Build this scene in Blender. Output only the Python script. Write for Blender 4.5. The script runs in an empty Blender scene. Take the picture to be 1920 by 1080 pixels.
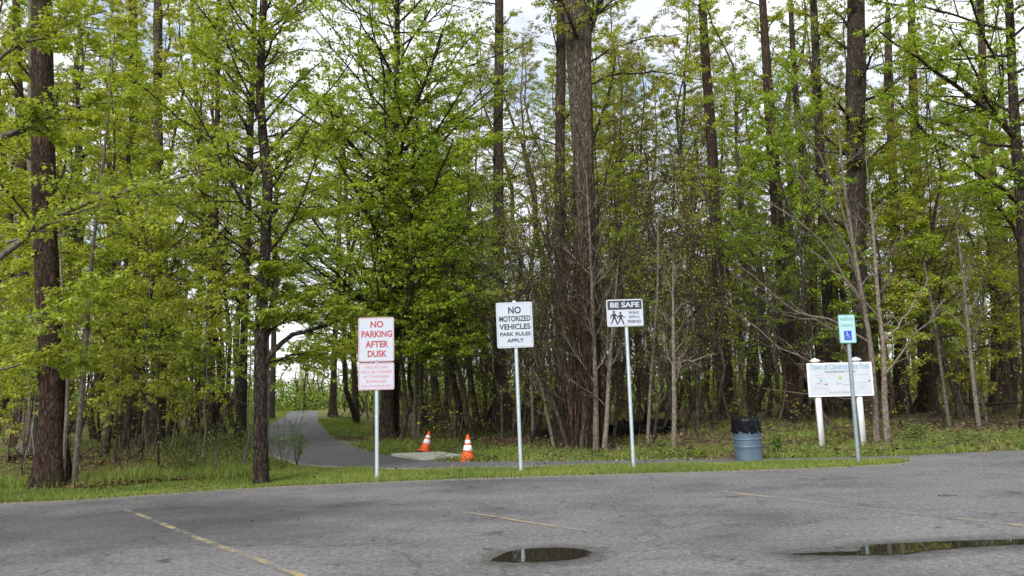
import bpy, math, random
import numpy as np
from mathutils import Matrix, Vector

C = bpy.context.scene.collection
SC = bpy.context.scene
rng = np.random.default_rng(7)
random.seed(7)

# ---------------------------------------------------------------- camera
F, CH = 1450.0, 1.45
PITCH, ROLL = math.radians(7.85), math.radians(1.8)
cam_d = bpy.data.cameras.new('camera')
cam = bpy.data.objects.new('camera', cam_d); C.objects.link(cam)
cam_d.sensor_width = 36; cam_d.lens = F / 1920 * 36
cam_d.clip_start = 0.1; cam_d.clip_end = 3000
RM = Matrix.Rotation(math.pi / 2 + PITCH, 3, 'X') @ Matrix.Rotation(-ROLL, 3, 'Z')
cam.matrix_world = Matrix.Translation((0, 0, CH)) @ RM.to_4x4()
SC.camera = cam
RMn = np.array(RM)

# ---------------------------------------------------------------- sky, sun, exposure
SUN_EL, SUN_AZ = 38, 205          # degrees; sun behind the viewer, a little to the left
world = bpy.data.worlds.new('World'); SC.world = world; world.use_nodes = True
nt = world.node_tree; nt.nodes.clear()
def N(tree, typ, **kw):
    n = tree.nodes.new(typ)
    for k, v in kw.items():
        setattr(n, k, v)
    return n
sky = N(nt, 'ShaderNodeTexSky', sky_type='NISHITA', sun_disc=False, sun_elevation=math.radians(SUN_EL),
        sun_rotation=math.radians(SUN_AZ), air_density=1.0, dust_density=1.5)
tc = N(nt, 'ShaderNodeTexCoord')
mp = N(nt, 'ShaderNodeMapping'); mp.inputs['Scale'].default_value = (1, 1, 2.2)
nz = N(nt, 'ShaderNodeTexNoise'); nz.inputs['Scale'].default_value = 4.2; nz.inputs['Detail'].default_value = 7; nz.inputs['Roughness'].default_value = .6
cr = N(nt, 'ShaderNodeValToRGB'); cr.color_ramp.elements[0].position = .33; cr.color_ramp.elements[0].color = (.35, .35, .35, 1); cr.color_ramp.elements[1].position = .47
nz2 = N(nt, 'ShaderNodeTexNoise'); nz2.inputs['Scale'].default_value = 3.1; nz2.inputs['Detail'].default_value = 6
cr2 = N(nt, 'ShaderNodeValToRGB')
cr2.color_ramp.elements[0].position = .35; cr2.color_ramp.elements[0].color = (4.6, 4.9, 5.7, 1)
cr2.color_ramp.elements[1].position = .62; cr2.color_ramp.elements[1].color = (7.0, 7.2, 7.6, 1)
mx = N(nt, 'ShaderNodeMix', data_type='RGBA')
bg = N(nt, 'ShaderNodeBackground'); bg.inputs['Strength'].default_value = .06
wo = N(nt, 'ShaderNodeOutputWorld')
L = nt.links.new
L(tc.outputs['Generated'], mp.inputs['Vector']); L(mp.outputs[0], nz.inputs['Vector']); L(mp.outputs[0], nz2.inputs['Vector'])
L(nz.outputs['Fac'], cr.inputs[0]); L(nz2.outputs['Fac'], cr2.inputs[0])
L(cr.outputs[0], mx.inputs['Factor']); L(sky.outputs[0], mx.inputs['A']); L(cr2.outputs[0], mx.inputs['B'])
L(mx.outputs['Result'], bg.inputs['Color']); L(bg.outputs[0], wo.inputs[0])
sun_d = bpy.data.lights.new('sun', 'SUN'); sun_d.energy = 1.5; sun_d.angle = math.radians(25); sun_d.color = (1, .96, .9)
sun = bpy.data.objects.new('sun', sun_d); C.objects.link(sun)
# Nishita: rotation 0 = sun towards +Y, turning clockwise seen from above
sd = Vector((math.sin(math.radians(SUN_AZ)) * math.cos(math.radians(SUN_EL)), math.cos(math.radians(SUN_AZ)) * math.cos(math.radians(SUN_EL)), math.sin(math.radians(SUN_EL))))
sun.rotation_euler = sd.to_track_quat('Z', 'Y').to_euler()
SC.view_settings.view_transform = 'Standard'; SC.view_settings.look = 'None'
SC.view_settings.exposure = 1.75; SC.view_settings.gamma = 1; SC.view_settings.use_curve_mapping = False
SC.render.engine = 'CYCLES'
SC.cycles.max_bounces = 10; SC.cycles.transmission_bounces = 8; SC.cycles.diffuse_bounces = 6; SC.cycles.transparent_max_bounces = 8
SC.cycles.use_denoising = True

# ---------------------------------------------------------------- pixel <-> place
def ray(px, py):
    return RMn @ np.array([(px - 960) / F, -(py - 540) / F, -1.0])
def gnd(px, py, z=0.0):
    d = ray(px, py); t = (z - CH) / d[2]
    return np.array([d[0] * t, d[1] * t, z])
def aty(px, py, Y):
    d = ray(px, py); t = Y / d[1]
    return np.array([d[0] * t, Y, CH + d[2] * t])
def proj(p):
    v = RMn.T @ (np.asarray(p, float) - np.array([0, 0, CH]))
    return 960 + F * v[0] / -v[2], 540 - F * v[1] / -v[2]

# ---------------------------------------------------------------- materials
def mat(name):
    m = bpy.data.materials.new(name); m.use_nodes = True
    t = m.node_tree; b = t.nodes['Principled BSDF']
    return m, t, b
def ramp(t, stops, fac):
    r = N(t, 'ShaderNodeValToRGB')
    while len(r.color_ramp.elements) < len(stops): r.color_ramp.elements.new(.5)
    for e, (p, c) in zip(r.color_ramp.elements, stops):
        e.position = p; e.color = (*c, 1) if len(c) == 3 else c
    t.links.new(fac, r.inputs[0]); return r.outputs[0]
def noise(t, scale, detail=4, rough=.55, vec=None, dist=0):
    n = N(t, 'ShaderNodeTexNoise'); n.inputs['Scale'].default_value = scale; n.inputs['Detail'].default_value = detail
    n.inputs['Roughness'].default_value = rough; n.inputs['Distortion'].default_value = dist
    if vec is not None: t.links.new(vec, n.inputs['Vector'])
    return n.outputs['Fac']
def coord(t, scale=(1, 1, 1), kind='Object'):
    c = N(t, 'ShaderNodeTexCoord'); m = N(t, 'ShaderNodeMapping'); m.inputs['Scale'].default_value = scale
    t.links.new(c.outputs[kind], m.inputs['Vector']); return m.outputs[0]
def mixc(t, fac, a, b, blend='MIX'):
    m = N(t, 'ShaderNodeMix', data_type='RGBA', blend_type=blend)
    for s, k in ((fac, 'Factor'), (a, 'A'), (b, 'B')):
        if isinstance(s, (int, float)): m.inputs[k].default_value = s
        elif isinstance(s, tuple): m.inputs[k].default_value = (*s, 1)
        else: t.links.new(s, m.inputs[k])
    return m.outputs['Result']
def bump(t, b, h, strength=.5, dist=.02):
    n = N(t, 'ShaderNodeBump'); n.inputs['Strength'].default_value = strength; n.inputs['Distance'].default_value = dist
    t.links.new(h, n.inputs['Height']); t.links.new(n.outputs[0], b.inputs['Normal'])
def plain(name, col, rough=.6, metal=0, var=.12, scale=9, spec=.5):
    m, t, b = mat(name)
    n = noise(t, scale, 5, .6, coord(t))
    c = ramp(t, [(.3, tuple(x * (1 - var) for x in col)), (.7, tuple(min(1, x * (1 + var)) for x in col))], n)
    t.links.new(c, b.inputs['Base Color'])
    b.inputs['Roughness'].default_value = rough; b.inputs['Metallic'].default_value = metal
    b.inputs['Specular IOR Level'].default_value = spec
    return m
def bark(name, dark, light, moss=.25, mosscol=(.045, .05, .018), stretch=.22, depth=.03, furrow=.85):
    m, t, b = mat(name)
    v = coord(t, (1, 1, stretch))
    n1 = noise(t, 26, 6, .65, v, .6)
    n2 = noise(t, 1.6, 4, .6, coord(t, (1, 1, .5)))
    vo = N(t, 'ShaderNodeTexVoronoi', feature='DISTANCE_TO_EDGE'); vo.inputs['Scale'].default_value = 17
    va = N(t, 'ShaderNodeVectorMath', operation='ADD'); nn = N(t, 'ShaderNodeTexNoise'); nn.inputs['Scale'].default_value = 6; nn.inputs['Detail'].default_value = 4
    vs = N(t, 'ShaderNodeVectorMath', operation='SCALE'); vs.inputs['Scale'].default_value = .35
    t.links.new(v, nn.inputs['Vector']); t.links.new(nn.outputs['Color'], vs.inputs[0]); t.links.new(v, va.inputs[0]); t.links.new(vs.outputs[0], va.inputs[1]); t.links.new(va.outputs[0], vo.inputs['Vector'])
    fur = ramp(t, [(0, (0, 0, 0)), (.16, (1, 1, 1))], vo.outputs['Distance'])
    oi = N(t, 'ShaderNodeObjectInfo')
    c = ramp(t, [(.32, tuple(x * .5 for x in dark)), (.48, dark), (.68, light)], n1)
    c = mixc(t, furrow, c, mixc(t, 1.0, c, ramp(t, [(0, (.3, .28, .27)), (.5, (1, 1, 1)), (1, (1.2, 1.2, 1.2))], fur), 'MULTIPLY'))
    mm = ramp(t, [(.5, (0, 0, 0)), (.68, (moss, moss, moss))], n2)
    c = mixc(t, mm, c, mosscol)
    r = ramp(t, [(0, (.75, .75, .75)), (1, (1.25, 1.22, 1.2))], oi.outputs['Random'])
    c = mixc(t, 1.0, c, r, 'MULTIPLY')
    t.links.new(c, b.inputs['Base Color']); b.inputs['Roughness'].default_value = .95; b.inputs['Specular IOR Level'].default_value = .15
    hs = N(t, 'ShaderNodeMath', operation='MULTIPLY_ADD'); t.links.new(fur, hs.inputs[0]); hs.inputs[1].default_value = furrow; t.links.new(n1, hs.inputs[2])
    bump(t, b, hs.outputs[0], 1.0, depth)
    return m
def leafmat(name, a, b2, tr=.45, hue=1.0):
    m, t, b = mat(name); t.nodes.remove(b)
    g = N(t, 'ShaderNodeNewGeometry'); oi = N(t, 'ShaderNodeObjectInfo')
    c = ramp(t, [(0, a), (1, b2)], g.outputs['Random Per Island'])
    big = noise(t, .55, 3, .5, coord(t))
    c = mixc(t, 1.0, c, ramp(t, [(.35, (.78, .85, .75)), (.68, (1.25, 1.15, 1.1))], big), 'MULTIPLY')
    c = mixc(t, 1.0, c, ramp(t, [(0, (.88, .95, .95)), (1, (1.10, 1.04, 1))], oi.outputs['Random']), 'MULTIPLY')
    d = N(t, 'ShaderNodeBsdfDiffuse'); tl = N(t, 'ShaderNodeBsdfTranslucent'); gl = N(t, 'ShaderNodeBsdfGlossy')
    gl.inputs['Roughness'].default_value = .5; gl.inputs['Color'].default_value = (.6, .65, .6, 1)
    t.links.new(c, d.inputs['Color']); 
    c2 = mixc(t, 1.0, c, (1.15, 1.2, .6), 'MULTIPLY'); t.links.new(c2, tl.inputs['Color'])
    ms = N(t, 'ShaderNodeMixShader'); ms.inputs[0].default_value = tr
    t.links.new(d.outputs[0], ms.inputs[1]); t.links.new(tl.outputs[0], ms.inputs[2])
    m2 = N(t, 'ShaderNodeMixShader'); m2.inputs[0].default_value = .04
    t.links.new(ms.outputs[0], m2.inputs[1]); t.links.new(gl.outputs[0], m2.inputs[2])
    t.links.new(m2.outputs[0], t.nodes['Material Output'].inputs['Surface'])
    return m

M = {}
M['bark_dark'] = bark('bark_dark', (.042, .032, .025), (.11, .09, .07), .5)
M['bark_red'] = bark('bark_red', (.048, .030, .023), (.105, .068, .052), .6)
M['bark_grey'] = bark('bark_grey', (.10, .088, .072), (.20, .18, .15), .35, (.10, .11, .05), .5, .008, .2)
M['bark_pale'] = bark('bark_pale', (.12, .102, .082), (.25, .215, .175), .25, (.14, .13, .07), .5, .006, .1)
M['bark_mid'] = bark('bark_mid', (.055, .046, .034), (.13, .11, .085), .6)
M['bark_brush'] = bark('bark_brush', (.11, .088, .07), (.22, .18, .145), .3, (.06, .06, .03))
M['leaf_lime'] = leafmat('leaf_lime', (.24, .29, .026), (.42, .47, .06), .5)
M['leaf_green'] = leafmat('leaf_green', (.20, .29, .022), (.37, .48, .05), .5)
M['leaf_olive'] = leafmat('leaf_olive', (.24, .26, .04), (.40, .41, .08), .5)
M['leaf_bud'] = leafmat('leaf_bud', (.22, .17, .05), (.30, .30, .06), .45)
M['leaf_under'] = leafmat('leaf_under', (.11, .18, .03), (.22, .30, .06), .4)
M['grass'] = leafmat('grass', (.10, .17, .022), (.27, .31, .08), .4)
M['litter'] = leafmat('litter', (.07, .038, .024), (.22, .14, .09), .15)

M['charred'] = bark('rotting_wood', (.010, .009, .009), (.03, .027, .025), .1)
def ground_mat():
    m, t, b = mat('forest_floor')
    v = coord(t)
    n = noise(t, 14, 8, .7, v); n2 = noise(t, .35, 5, .6, v)
    c = ramp(t, [(.3, (.065, .042, .027)), (.55, (.15, .10, .066)), (.75, (.26, .18, .12))], n)
    g = ramp(t, [(.3, (.07, .10, .02)), (.7, (.17, .21, .045))], n)
    c = mixc(t, ramp(t, [(.40, (0, 0, 0)), (.52, (.9, .9, .9))], n2), c, g)
    t.links.new(c, b.inputs['Base Color']); b.inputs['Roughness'].default_value = 1; b.inputs['Specular IOR Level'].default_value = .1
    bump(t, b, n, 1, .05); return m
def verge_mat():
    m, t, b = mat('verge_soil')
    v = coord(t); n = noise(t, 30, 6, .7, v)
    c = ramp(t, [(.3, (.035, .055, .012)), (.6, (.075, .12, .022)), (.8, (.12, .12, .05))], n)
    t.links.new(c, b.inputs['Base Color']); b.inputs['Roughness'].default_value = 1; b.inputs['Specular IOR Level'].default_value = .1
    bump(t, b, n, 1, .03); return m
def asphalt(name, lo, hi, patch=1.0, tint=(1, 1, 1), seal=None):
    m, t, b = mat(name)
    v = coord(t)
    sp = noise(t, 95, 2, .9, v); sp2 = noise(t, 17, 5, .9, v)
    big = noise(t, .32, 6, .66, coord(t, (1, 1.3, 1)), .2)
    st = noise(t, 1.1, 7, .72, coord(t, (.55, 1.6, 1)), .2)
    base = ramp(t, [(.36, tuple(lo * k for k in tint)), (.5, tuple((lo + hi) / 2 * k for k in tint)), (.64, tuple(hi * k for k in tint))], sp)
    c = mixc(t, .8, base, ramp(t, [(.38, (.42, .42, .43)), (.5, (.92, .92, .92)), (.6, (1.55, 1.54, 1.52))], sp2), 'MULTIPLY')
    c = mixc(t, patch, c, ramp(t, [(.36, (.60, .60, .63)), (.5, (.92, .92, .93)), (.66, (1.12, 1.11, 1.09))], big), 'MULTIPLY')
    c = mixc(t, .6 * patch, c, ramp(t, [(.34, (.66, .66, .69)), (.5, (1, 1, 1)), (.7, (1.14, 1.13, 1.11))], st), 'MULTIPLY')
    if seal is not None:     # an older, darker resurfaced patch on the left of the lot
        cc = N(t, 'ShaderNodeTexCoord'); mp_ = N(t, 'ShaderNodeMapping', vector_type='POINT'); mp_.inputs['Scale'].default_value = (.19, .36, 1); mp_.inputs['Location'].default_value = (-seal[0] * .19, -seal[1] * .36, 0)
        t.links.new(cc.outputs['Object'], mp_.inputs['Vector']); ad = N(t, 'ShaderNodeVectorMath', operation='ADD'); nq = N(t, 'ShaderNodeTexNoise'); nq.inputs['Scale'].default_value = .9; nq.inputs['Detail'].default_value = 6
        sc_ = N(t, 'ShaderNodeVectorMath', operation='SCALE'); sc_.inputs['Scale'].default_value = .9; sb = N(t, 'ShaderNodeVectorMath', operation='SUBTRACT'); sb.inputs[1].default_value = (.5, .5, .5)
        t.links.new(cc.outputs['Object'], nq.inputs['Vector']); t.links.new(nq.outputs['Color'], sb.inputs[0]); t.links.new(sb.outputs[0], sc_.inputs[0]); t.links.new(mp_.outputs[0], ad.inputs[0]); t.links.new(sc_.outputs[0], ad.inputs[1])
        ln_ = N(t, 'ShaderNodeVectorMath', operation='LENGTH'); t.links.new(ad.outputs[0], ln_.inputs[0])
        c = mixc(t, 1.0, c, ramp(t, [(.45, (.56, .56, .58)), (.95, (1, 1, 1))], ln_.outputs['Value']), 'MULTIPLY')
    oil = noise(t, 2.3, 2, .5, v); c = mixc(t, patch, c, ramp(t, [(.24, (.45, .44, .44)), (.33, (1, 1, 1))], oil), 'MULTIPLY')
    # fine cracks
    vo = N(t, 'ShaderNodeTexVoronoi', feature='DISTANCE_TO_EDGE'); vo.inputs['Scale'].default_value = .42
    wv = N(t, 'ShaderNodeVectorMath', operation='ADD'); nn = N(t, 'ShaderNodeTexNoise'); nn.inputs['Scale'].default_value = 1.8; nn.inputs['Detail'].default_value = 6
    t.links.new(v, nn.inputs['Vector']); t.links.new(v, wv.inputs[0]); t.links.new(nn.outputs['Color'], wv.inputs[1]); t.links.new(wv.outputs[0], vo.inputs['Vector'])
    crk = ramp(t, [(0, (.35, .35, .35)), (.016, (1, 1, 1))], vo.outputs['Distance'])
    c = mixc(t, .5 * patch, c, crk, 'MULTIPLY')
    t.links.new(c, b.inputs['Base Color']); b.inputs['Roughness'].default_value = .8; b.inputs['Specular IOR Level'].default_value = .3
    bump(t, b, sp, .8, .008); return m
M['ground'] = ground_mat(); M['verge'] = verge_mat()
M['lot'] = asphalt('worn_asphalt', .058, .238, 1.0, (1.01, .99, .985), gnd(180, 985)); M['path'] = asphalt('path_asphalt', .085, .15, .35, (1, .99, 1.02))
def line_mat():
    m, t, b = mat('worn_yellow_paint')
    v = coord(t); n = noise(t, 34, 6, .8, v); n2 = noise(t, 1.7, 5, .7, v)
    c = ramp(t, [(.42, (.27, .25, .21)), (.56, (.34, .28, .17)), (.64, (.46, .32, .10))], n2)
    t.links.new(c, b.inputs['Base Color']); b.inputs['Roughness'].default_value = .8
    a = N(t, 'ShaderNodeMath', operation='ADD'); t.links.new(n, a.inputs[0]); t.links.new(n2, a.inputs[1])
    al = ramp(t, [(.86, (0, 0, 0)), (1.06, (.26, .26, .26)), (1.3, (.65, .65, .65))], a.outputs[0])
    t.links.new(al, b.inputs['Alpha']); return m
M['line'] = line_mat()
def puddle_mat():
    m, t, b = mat('puddle_water')
    b.inputs['Base Color'].default_value = (.02, .018, .014, 1); b.inputs['Roughness'].default_value = .02; b.inputs['IOR'].default_value = 1.333
    n = noise(t, 2.0, 3, .5, coord(t)); bump(t, b, n, .03, .01); return m
M['puddle'] = puddle_mat()
def damp_mat():
    m, t, b = mat('damp_asphalt')
    v = coord(t); sp = noise(t, 85, 3, .8, v)
    t.links.new(ramp(t, [(.33, (.04, .038, .032)), (.68, (.13, .125, .11))], sp), b.inputs['Base Color']); b.inputs['Roughness'].default_value = .45
    c = N(t, 'ShaderNodeVertexColor', layer_name='fade')
    a = N(t, 'ShaderNodeMath', operation='MULTIPLY'); t.links.new(c.outputs['Color'], a.inputs[0])
    n = noise(t, 7, 5, .7, v); t.links.new(ramp(t, [(.3, (.1, .1, .1)), (.6, (1, 1, 1))], n), a.inputs[1])
    t.links.new(a.outputs[0], b.inputs['Alpha']); return m
M['damp'] = damp_mat()
M['galv'] = plain('galvanised_steel', (.50, .56, .60), .45, .55, .12, 14)
M['galv_dull'] = plain('dull_galvanised_steel', (.24, .29, .31), .55, .45, .2, 14)
M['plate_white'] = plain('sign_white', (.40, .44, .50), .4, 0, .04, 5)
M['plate_grey'] = plain('sign_edge', (.45, .48, .50), .4, .5)
M['ink_black'] = plain('ink_black', (.02, .022, .03), .5)
M['ink_red'] = plain('ink_red', (.33, .035, .055), .5, 0, .25, 20)
M['ink_pink'] = plain('faded_red_ink', (.50, .17, .20), .5, 0, .2, 20)
M['ink_green'] = plain('faded_green_ink', (.12, .36, .33), .5, 0, .1, 20)
M['ink_blue'] = plain('ink_blue', (.005, .055, .42), .5)
M['ink_park'] = plain('ink_park', (.28, .42, .22), .5)
M['ink_teal'] = plain('ink_teal', (.12, .27, .36), .5)
M['ink_grey'] = plain('ink_grey', (.22, .26, .29), .5)
M['ink_navy'] = plain('ink_navy', (.07, .09, .14), .5)
M['plate_aqua'] = plain('pale_aqua_sheet', (.32, .50, .53), .4, 0, .06)
M['vinyl'] = plain('white_vinyl', (.70, .71, .72), .35, 0, .03)
M['map_face'] = plain('map_face', (.44, .48, .52), .35, 0, .05, 4)
M['orange'] = plain('cone_orange', (.78, .095, .012), .5, 0, .15, 12)
M['white_band'] = plain('reflective_band', (.80, .80, .82), .35, 0, .06)
M['conewood'] = plain('cone_base', (.70, .10, .03), .6)
M['concrete'] = plain('concrete', (.42, .42, .36), .9, 0, .2, 11)
M['drum'] = plain('drum_blue_paint', (.058, .092, .130), .5, 0, .22, 5)
M['drumtop'] = plain('drum_rim', (.10, .14, .18), .4, 0, .1)
M['bag'] = plain('black_bag', (.003, .003, .005), .35, 0, .1, 9, .22)
M['gravel'] = plain('pale_gravel', (.20, .19, .17), .95, 0, .3, 60)
M['grit'] = plain('dark_grit', (.16, .14, .12), .95, 0, .5, 70)
M['tyre'] = plain('dark_metal_ring', (.03, .03, .03), .6)

# ---------------------------------------------------------------- mesh helpers
def mk(name, V, Fc, m, parent=None, smooth=False, loc=None, mats=None):
    V = np.asarray(V, np.float32).reshape(-1, 3); Fc = np.asarray(Fc, np.int32)
    me = bpy.data.meshes.new(name)
    me.vertices.add(len(V)); me.vertices.foreach_set('co', V.ravel())
    n, k = Fc.shape
    me.loops.add(n * k); me.loops.foreach_set('vertex_index', Fc.ravel())
    me.polygons.add(n); me.polygons.foreach_set('loop_start', np.arange(0, n * k, k, dtype=np.int32))
    if smooth: me.polygons.foreach_set('use_smooth', np.ones(n, bool))
    me.materials.append(m)
    me.update(calc_edges=True)
    o = bpy.data.objects.new(name, me); C.objects.link(o)
    if parent is not None: o.parent = parent
    if loc is not None: o.location = loc
    return o
def pyd(name, V, Fs, m, parent=None, smooth=False):
    me = bpy.data.meshes.new(name); me.from_pydata([tuple(map(float, v)) for v in V], [], Fs); me.materials.append(m)
    if smooth: me.polygons.foreach_set('use_smooth', [True] * len(me.polygons))
    me.update(); o = bpy.data.objects.new(name, me); C.objects.link(o)
    if parent is not None: o.parent = parent
    return o
def tag(o, label=None, cat=None, group=None, kind=None):
    if label: o['label'] = label
    if cat: o['category'] = cat
    if group: o['group'] = group
    if kind: o['kind'] = kind
    return o
def empty(name, loc, label, cat, group=None):
    o = bpy.data.objects.new(name, None); C.objects.link(o); o.location = [float(v) for v in loc]; o.empty_display_size = .2
    return tag(o, label, cat, group)
class Acc:
    def __init__(s): s.V = []; s.F = []; s.n = 0
    def add(s, V, Fc):
        V = np.asarray(V, float).reshape(-1, 3); s.V.append(V); s.F.append(np.asarray(Fc, np.int32) + s.n); s.n += len(V)
    def mesh(s, name, m, parent=None, smooth=False): return mk(name, np.concatenate(s.V), np.concatenate(s.F), m, parent, smooth)
def nrm(a): return a / np.maximum(np.linalg.norm(a, axis=-1, keepdims=True), 1e-9)
def tube(P, R, sides=5):
    """P (N,K,3), R (N,K) -> verts, quads"""
    P = np.asarray(P, float); R = np.asarray(R, float)
    n, K, _ = P.shape
    T = nrm(np.gradient(P, axis=1))
    ref = np.where(np.abs(T[:, :1, 2:3]) > .85, np.array([1., 0, 0]), np.array([0, 0, 1.]))
    A = nrm(np.cross(T, np.broadcast_to(ref, T.shape))); B = np.cross(T, A)
    th = np.arange(sides) / sides * 2 * np.pi
    V = P[:, :, None, :] + R[:, :, None, None] * (A[:, :, None, :] * np.cos(th)[None, None, :, None] + B[:, :, None, :] * np.sin(th)[None, None, :, None])
    i = np.arange(n)[:, None, None] * K * sides; k = np.arange(K - 1)[None, :, None] * sides; s = np.arange(sides)[None, None, :]; s2 = (s + 1) % sides
    Fc = np.stack([i + k + s, i + k + s2, i + k + sides + s2, i + k + sides + s], -1).reshape(-1, 4)
    return V.reshape(-1, 3), Fc
def curve(S, D, Ln, K, wig, up, r=rng):
    n = len(S); P = np.zeros((n, K, 3)); P[:, 0] = S; D = nrm(D); st = (Ln / (K - 1))[:, None]
    for k in range(1, K):
        D = nrm(D + r.normal(0, wig, (n, 3)) + np.array([0, 0, 1.]) * up)
        P[:, k] = P[:, k - 1] + D * st
    return P
def sample(P, t):
    """P (N,K,3), t (N,m) -> pos, tangent"""
    K = P.shape[1]; x = np.clip(t, 0, .9999) * (K - 1); i = x.astype(int); f = (x - i)[..., None]
    r = np.arange(len(P))[:, None]; a = P[r, i]; b = P[r, i + 1]
    return a * (1 - f) + b * f, nrm(b - a)
def spawn(P, R, m, t0, t1, ang, ln, K, wig, up, flat=True, rr=.55, r=rng, taper=.5):
    n = len(P); t = t0 + (t1 - t0) * (np.arange(m)[None, :] + r.random((n, m))) / m
    pos, T = sample(P, t); rad, _ = sample(np.repeat(R[:, :, None], 3, 2), t); rad = rad[..., 0]
    plen = np.linalg.norm(P[:, -1] - P[:, 0], axis=1)[:, None]
    if flat:
        side = nrm(np.cross(T, np.array([0, 0, 1.]))); sg = np.where((np.arange(m) % 2) == 0, 1., -1.)[None, :, None]
        perp = nrm(side * sg + r.normal(0, .28, (n, m, 3)))
    else:
        az = (np.arange(m) * 2.4)[None, :] + r.random((n, 1)) * 6.28 + r.normal(0, .35, (n, m))
        a = nrm(np.cross(T, np.array([.31, .17, .1]))); b = np.cross(T, a)
        perp = a * np.cos(az)[..., None] + b * np.sin(az)[..., None]
    an = np.radians(ang + r.normal(0, 9, (n, m)))[..., None]
    D = np.cos(an) * T + np.sin(an) * perp
    Ln = (plen * ln if ln < 0.999 else ln * np.ones((n, 1))) * (1 - taper * t) * r.uniform(.65, 1.2, (n, m))
    q = curve(pos.reshape(-1, 3), D.reshape(-1, 3), Ln.ravel(), K, wig, up, r)
    r0 = np.clip(rad * rr, .0022, None).ravel()[:, None]
    RR = r0 * np.linspace(1, .35, K)[None, :]
    return q, RR
LOB = np.array([[0, 0, 0], [.42, -.5, .06], [.55, -.17, 0], [1, 0, -.1], [.55, .17, 0], [.42, .5, .06]])
LOBF = np.array([[0, 1, 2], [0, 2, 3], [0, 3, 4], [0, 4, 5]])
DIA = np.array([[0, 0, 0], [.45, -.36, .08], [1, 0, -.05], [.45, .36, .08]]); DIAF = np.array([[0, 1, 2], [0, 2, 3]])
def leaves(nodes, per, size, droop, lob=False, r=rng, spread=.05):
    n = len(nodes); az = r.random((n, 1)) * 6.28 + np.arange(per)[None, :] * 6.283 / per + r.normal(0, .35, (n, per))
    dr = np.radians(droop + r.normal(0, 20, (n, per)))
    A = np.stack([np.cos(az) * np.cos(dr), np.sin(az) * np.cos(dr), -np.sin(dr)], -1).reshape(-1, 3)
    S = (size * .92 * r.uniform(.45, 1.35, (n * per)))[:, None]
    P = np.repeat(nodes, per, 0) + A * spread + r.normal(0, .02, (n * per, 3))
    up = nrm(np.array([0, 0, 1.]) + r.normal(0, .3, A.shape)); B = nrm(np.cross(up, A)); Nn = np.cross(A, B)
    Lc, Lf = (LOB, LOBF) if lob else (DIA, DIAF)
    V = P[:, None, :] + S[:, :, None] * (A[:, None, :] * Lc[None, :, :1] + B[:, None, :] * Lc[None, :, 1:2] + Nn[:, None, :] * Lc[None, :, 2:3])
    Fc = (np.arange(len(P)) * len(Lc))[:, None, None] + Lf[None]
    return V.reshape(-1, 3), Fc.reshape(-1, 3)

def trunk_mesh(name, P, R, m, parent, sides=14, flare=.5, rough=.06, r=rng):
    P = np.asarray(P, float); R = np.asarray(R, float)
    # resample with a closer spacing near the ground
    K = len(P); t = np.linspace(0, 1, max(K, 26)) ** 1.5 * (K - 1); i = np.minimum(t.astype(int), K - 2); f = (t - i)
    Q = P[i] * (1 - f[:, None]) + P[i + 1] * f[:, None]; RR = R[i] * (1 - f) + R[i + 1] * f
    V, Fc = tube(Q[None], RR[None], sides)
    V = V.reshape(len(Q), sides, 3); th = np.arange(sides) / sides * 6.283
    z = Q[:, 2] - Q[0, 2]; ph = r.random(6) * 6.28
    f1 = 1 + rough * (np.sin(3 * th + ph[0] + .4 * z[:, None]) + .7 * np.sin(5 * th + ph[1] - .7 * z[:, None]) + .6 * r.normal(0, 1, (len(Q), sides)))
    fl = flare * np.exp(-np.maximum(z, 0) / (.25 + 1.2 * R[0]))[:, None] * (1 + .6 * np.sin(4 * th + ph[2]) + .3 * np.sin(7 * th + ph[3]))
    V = Q[:, None] + (V - Q[:, None]) * (f1 + fl)[..., None]
    V[0, :, 2] -= .15
    return mk(name, V, Fc, m, parent, True)

def crown_parts(root, mains, mrad, s, bm, lm, r):
    """limbs (N,K,3) -> finer branches and leaves, as parts of root"""
    A = Acc(); cols = []
    A.add(*tube(mains, mrad, s.get('s1', 5)))
    P2, R2 = spawn(mains, mrad, s['n2'], s.get('t2', .18), .98, s.get('a2', 52), s.get('l2', .42), 4, .1, s.get('up2', .02), s.get('flat', True), .6, r)
    A.add(*tube(P2, R2, 4))
    P3, R3 = spawn(P2, R2, s['n3'], .15, 1, s.get('a3', 48), s.get('l3', .45), 3, .12, s.get('up3', .0), s.get('flat', True), .7, r)
    A.add(*tube(P3, R3, 3))
    tag(A.mesh('branches', bm, root), kind='stuff')
    if s.get('per', 0):
        nd = s['nodes']; t = (np.arange(nd)[None] + .3 + .7 * r.random((len(P3), nd))) / nd
        a, _ = sample(P3, t); a = a.reshape(-1, 3)
        a2, _ = sample(P2, np.array([[.75, .99]] * len(P2))); a = np.concatenate([a, a2.reshape(-1, 3)])
        if s.get('keep', 1) < 1: a = a[r.random(len(a)) < s['keep']]
        c = mk('crown', *leaves(a, s['per'], s['size'], s.get('droop', 32), s.get('lob', False), r), lm, root)
MAPLE = dict(n1=26, t0=.19, len=3.1, a1=60, w1=.13, up1=.02, n2=8, n3=5, nodes=3, per=6, size=.085, keep=.56)
TALL = dict(n1=34, t0=.26, len=4.0, a1=50, w1=.14, up1=.03, n2=6, n3=4, nodes=4, per=5, size=.09, keep=.44)
BARE = dict(n1=28, t0=.14, len=2.6, a1=38, up1=.04, w1=.17, n2=8, n3=6, l2=.5, a2=32, a3=34, flat=False, up2=.05)
def straight(H, K=10, lean=.03, r=rng):
    z = np.linspace(0, H, K); P = np.zeros((K, 3)); P[:, 2] = z
    w = np.cumsum(r.normal(0, lean * H / K, (K, 2)), 0); w[0] = 0; P[:, :2] = w
    return P
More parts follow.
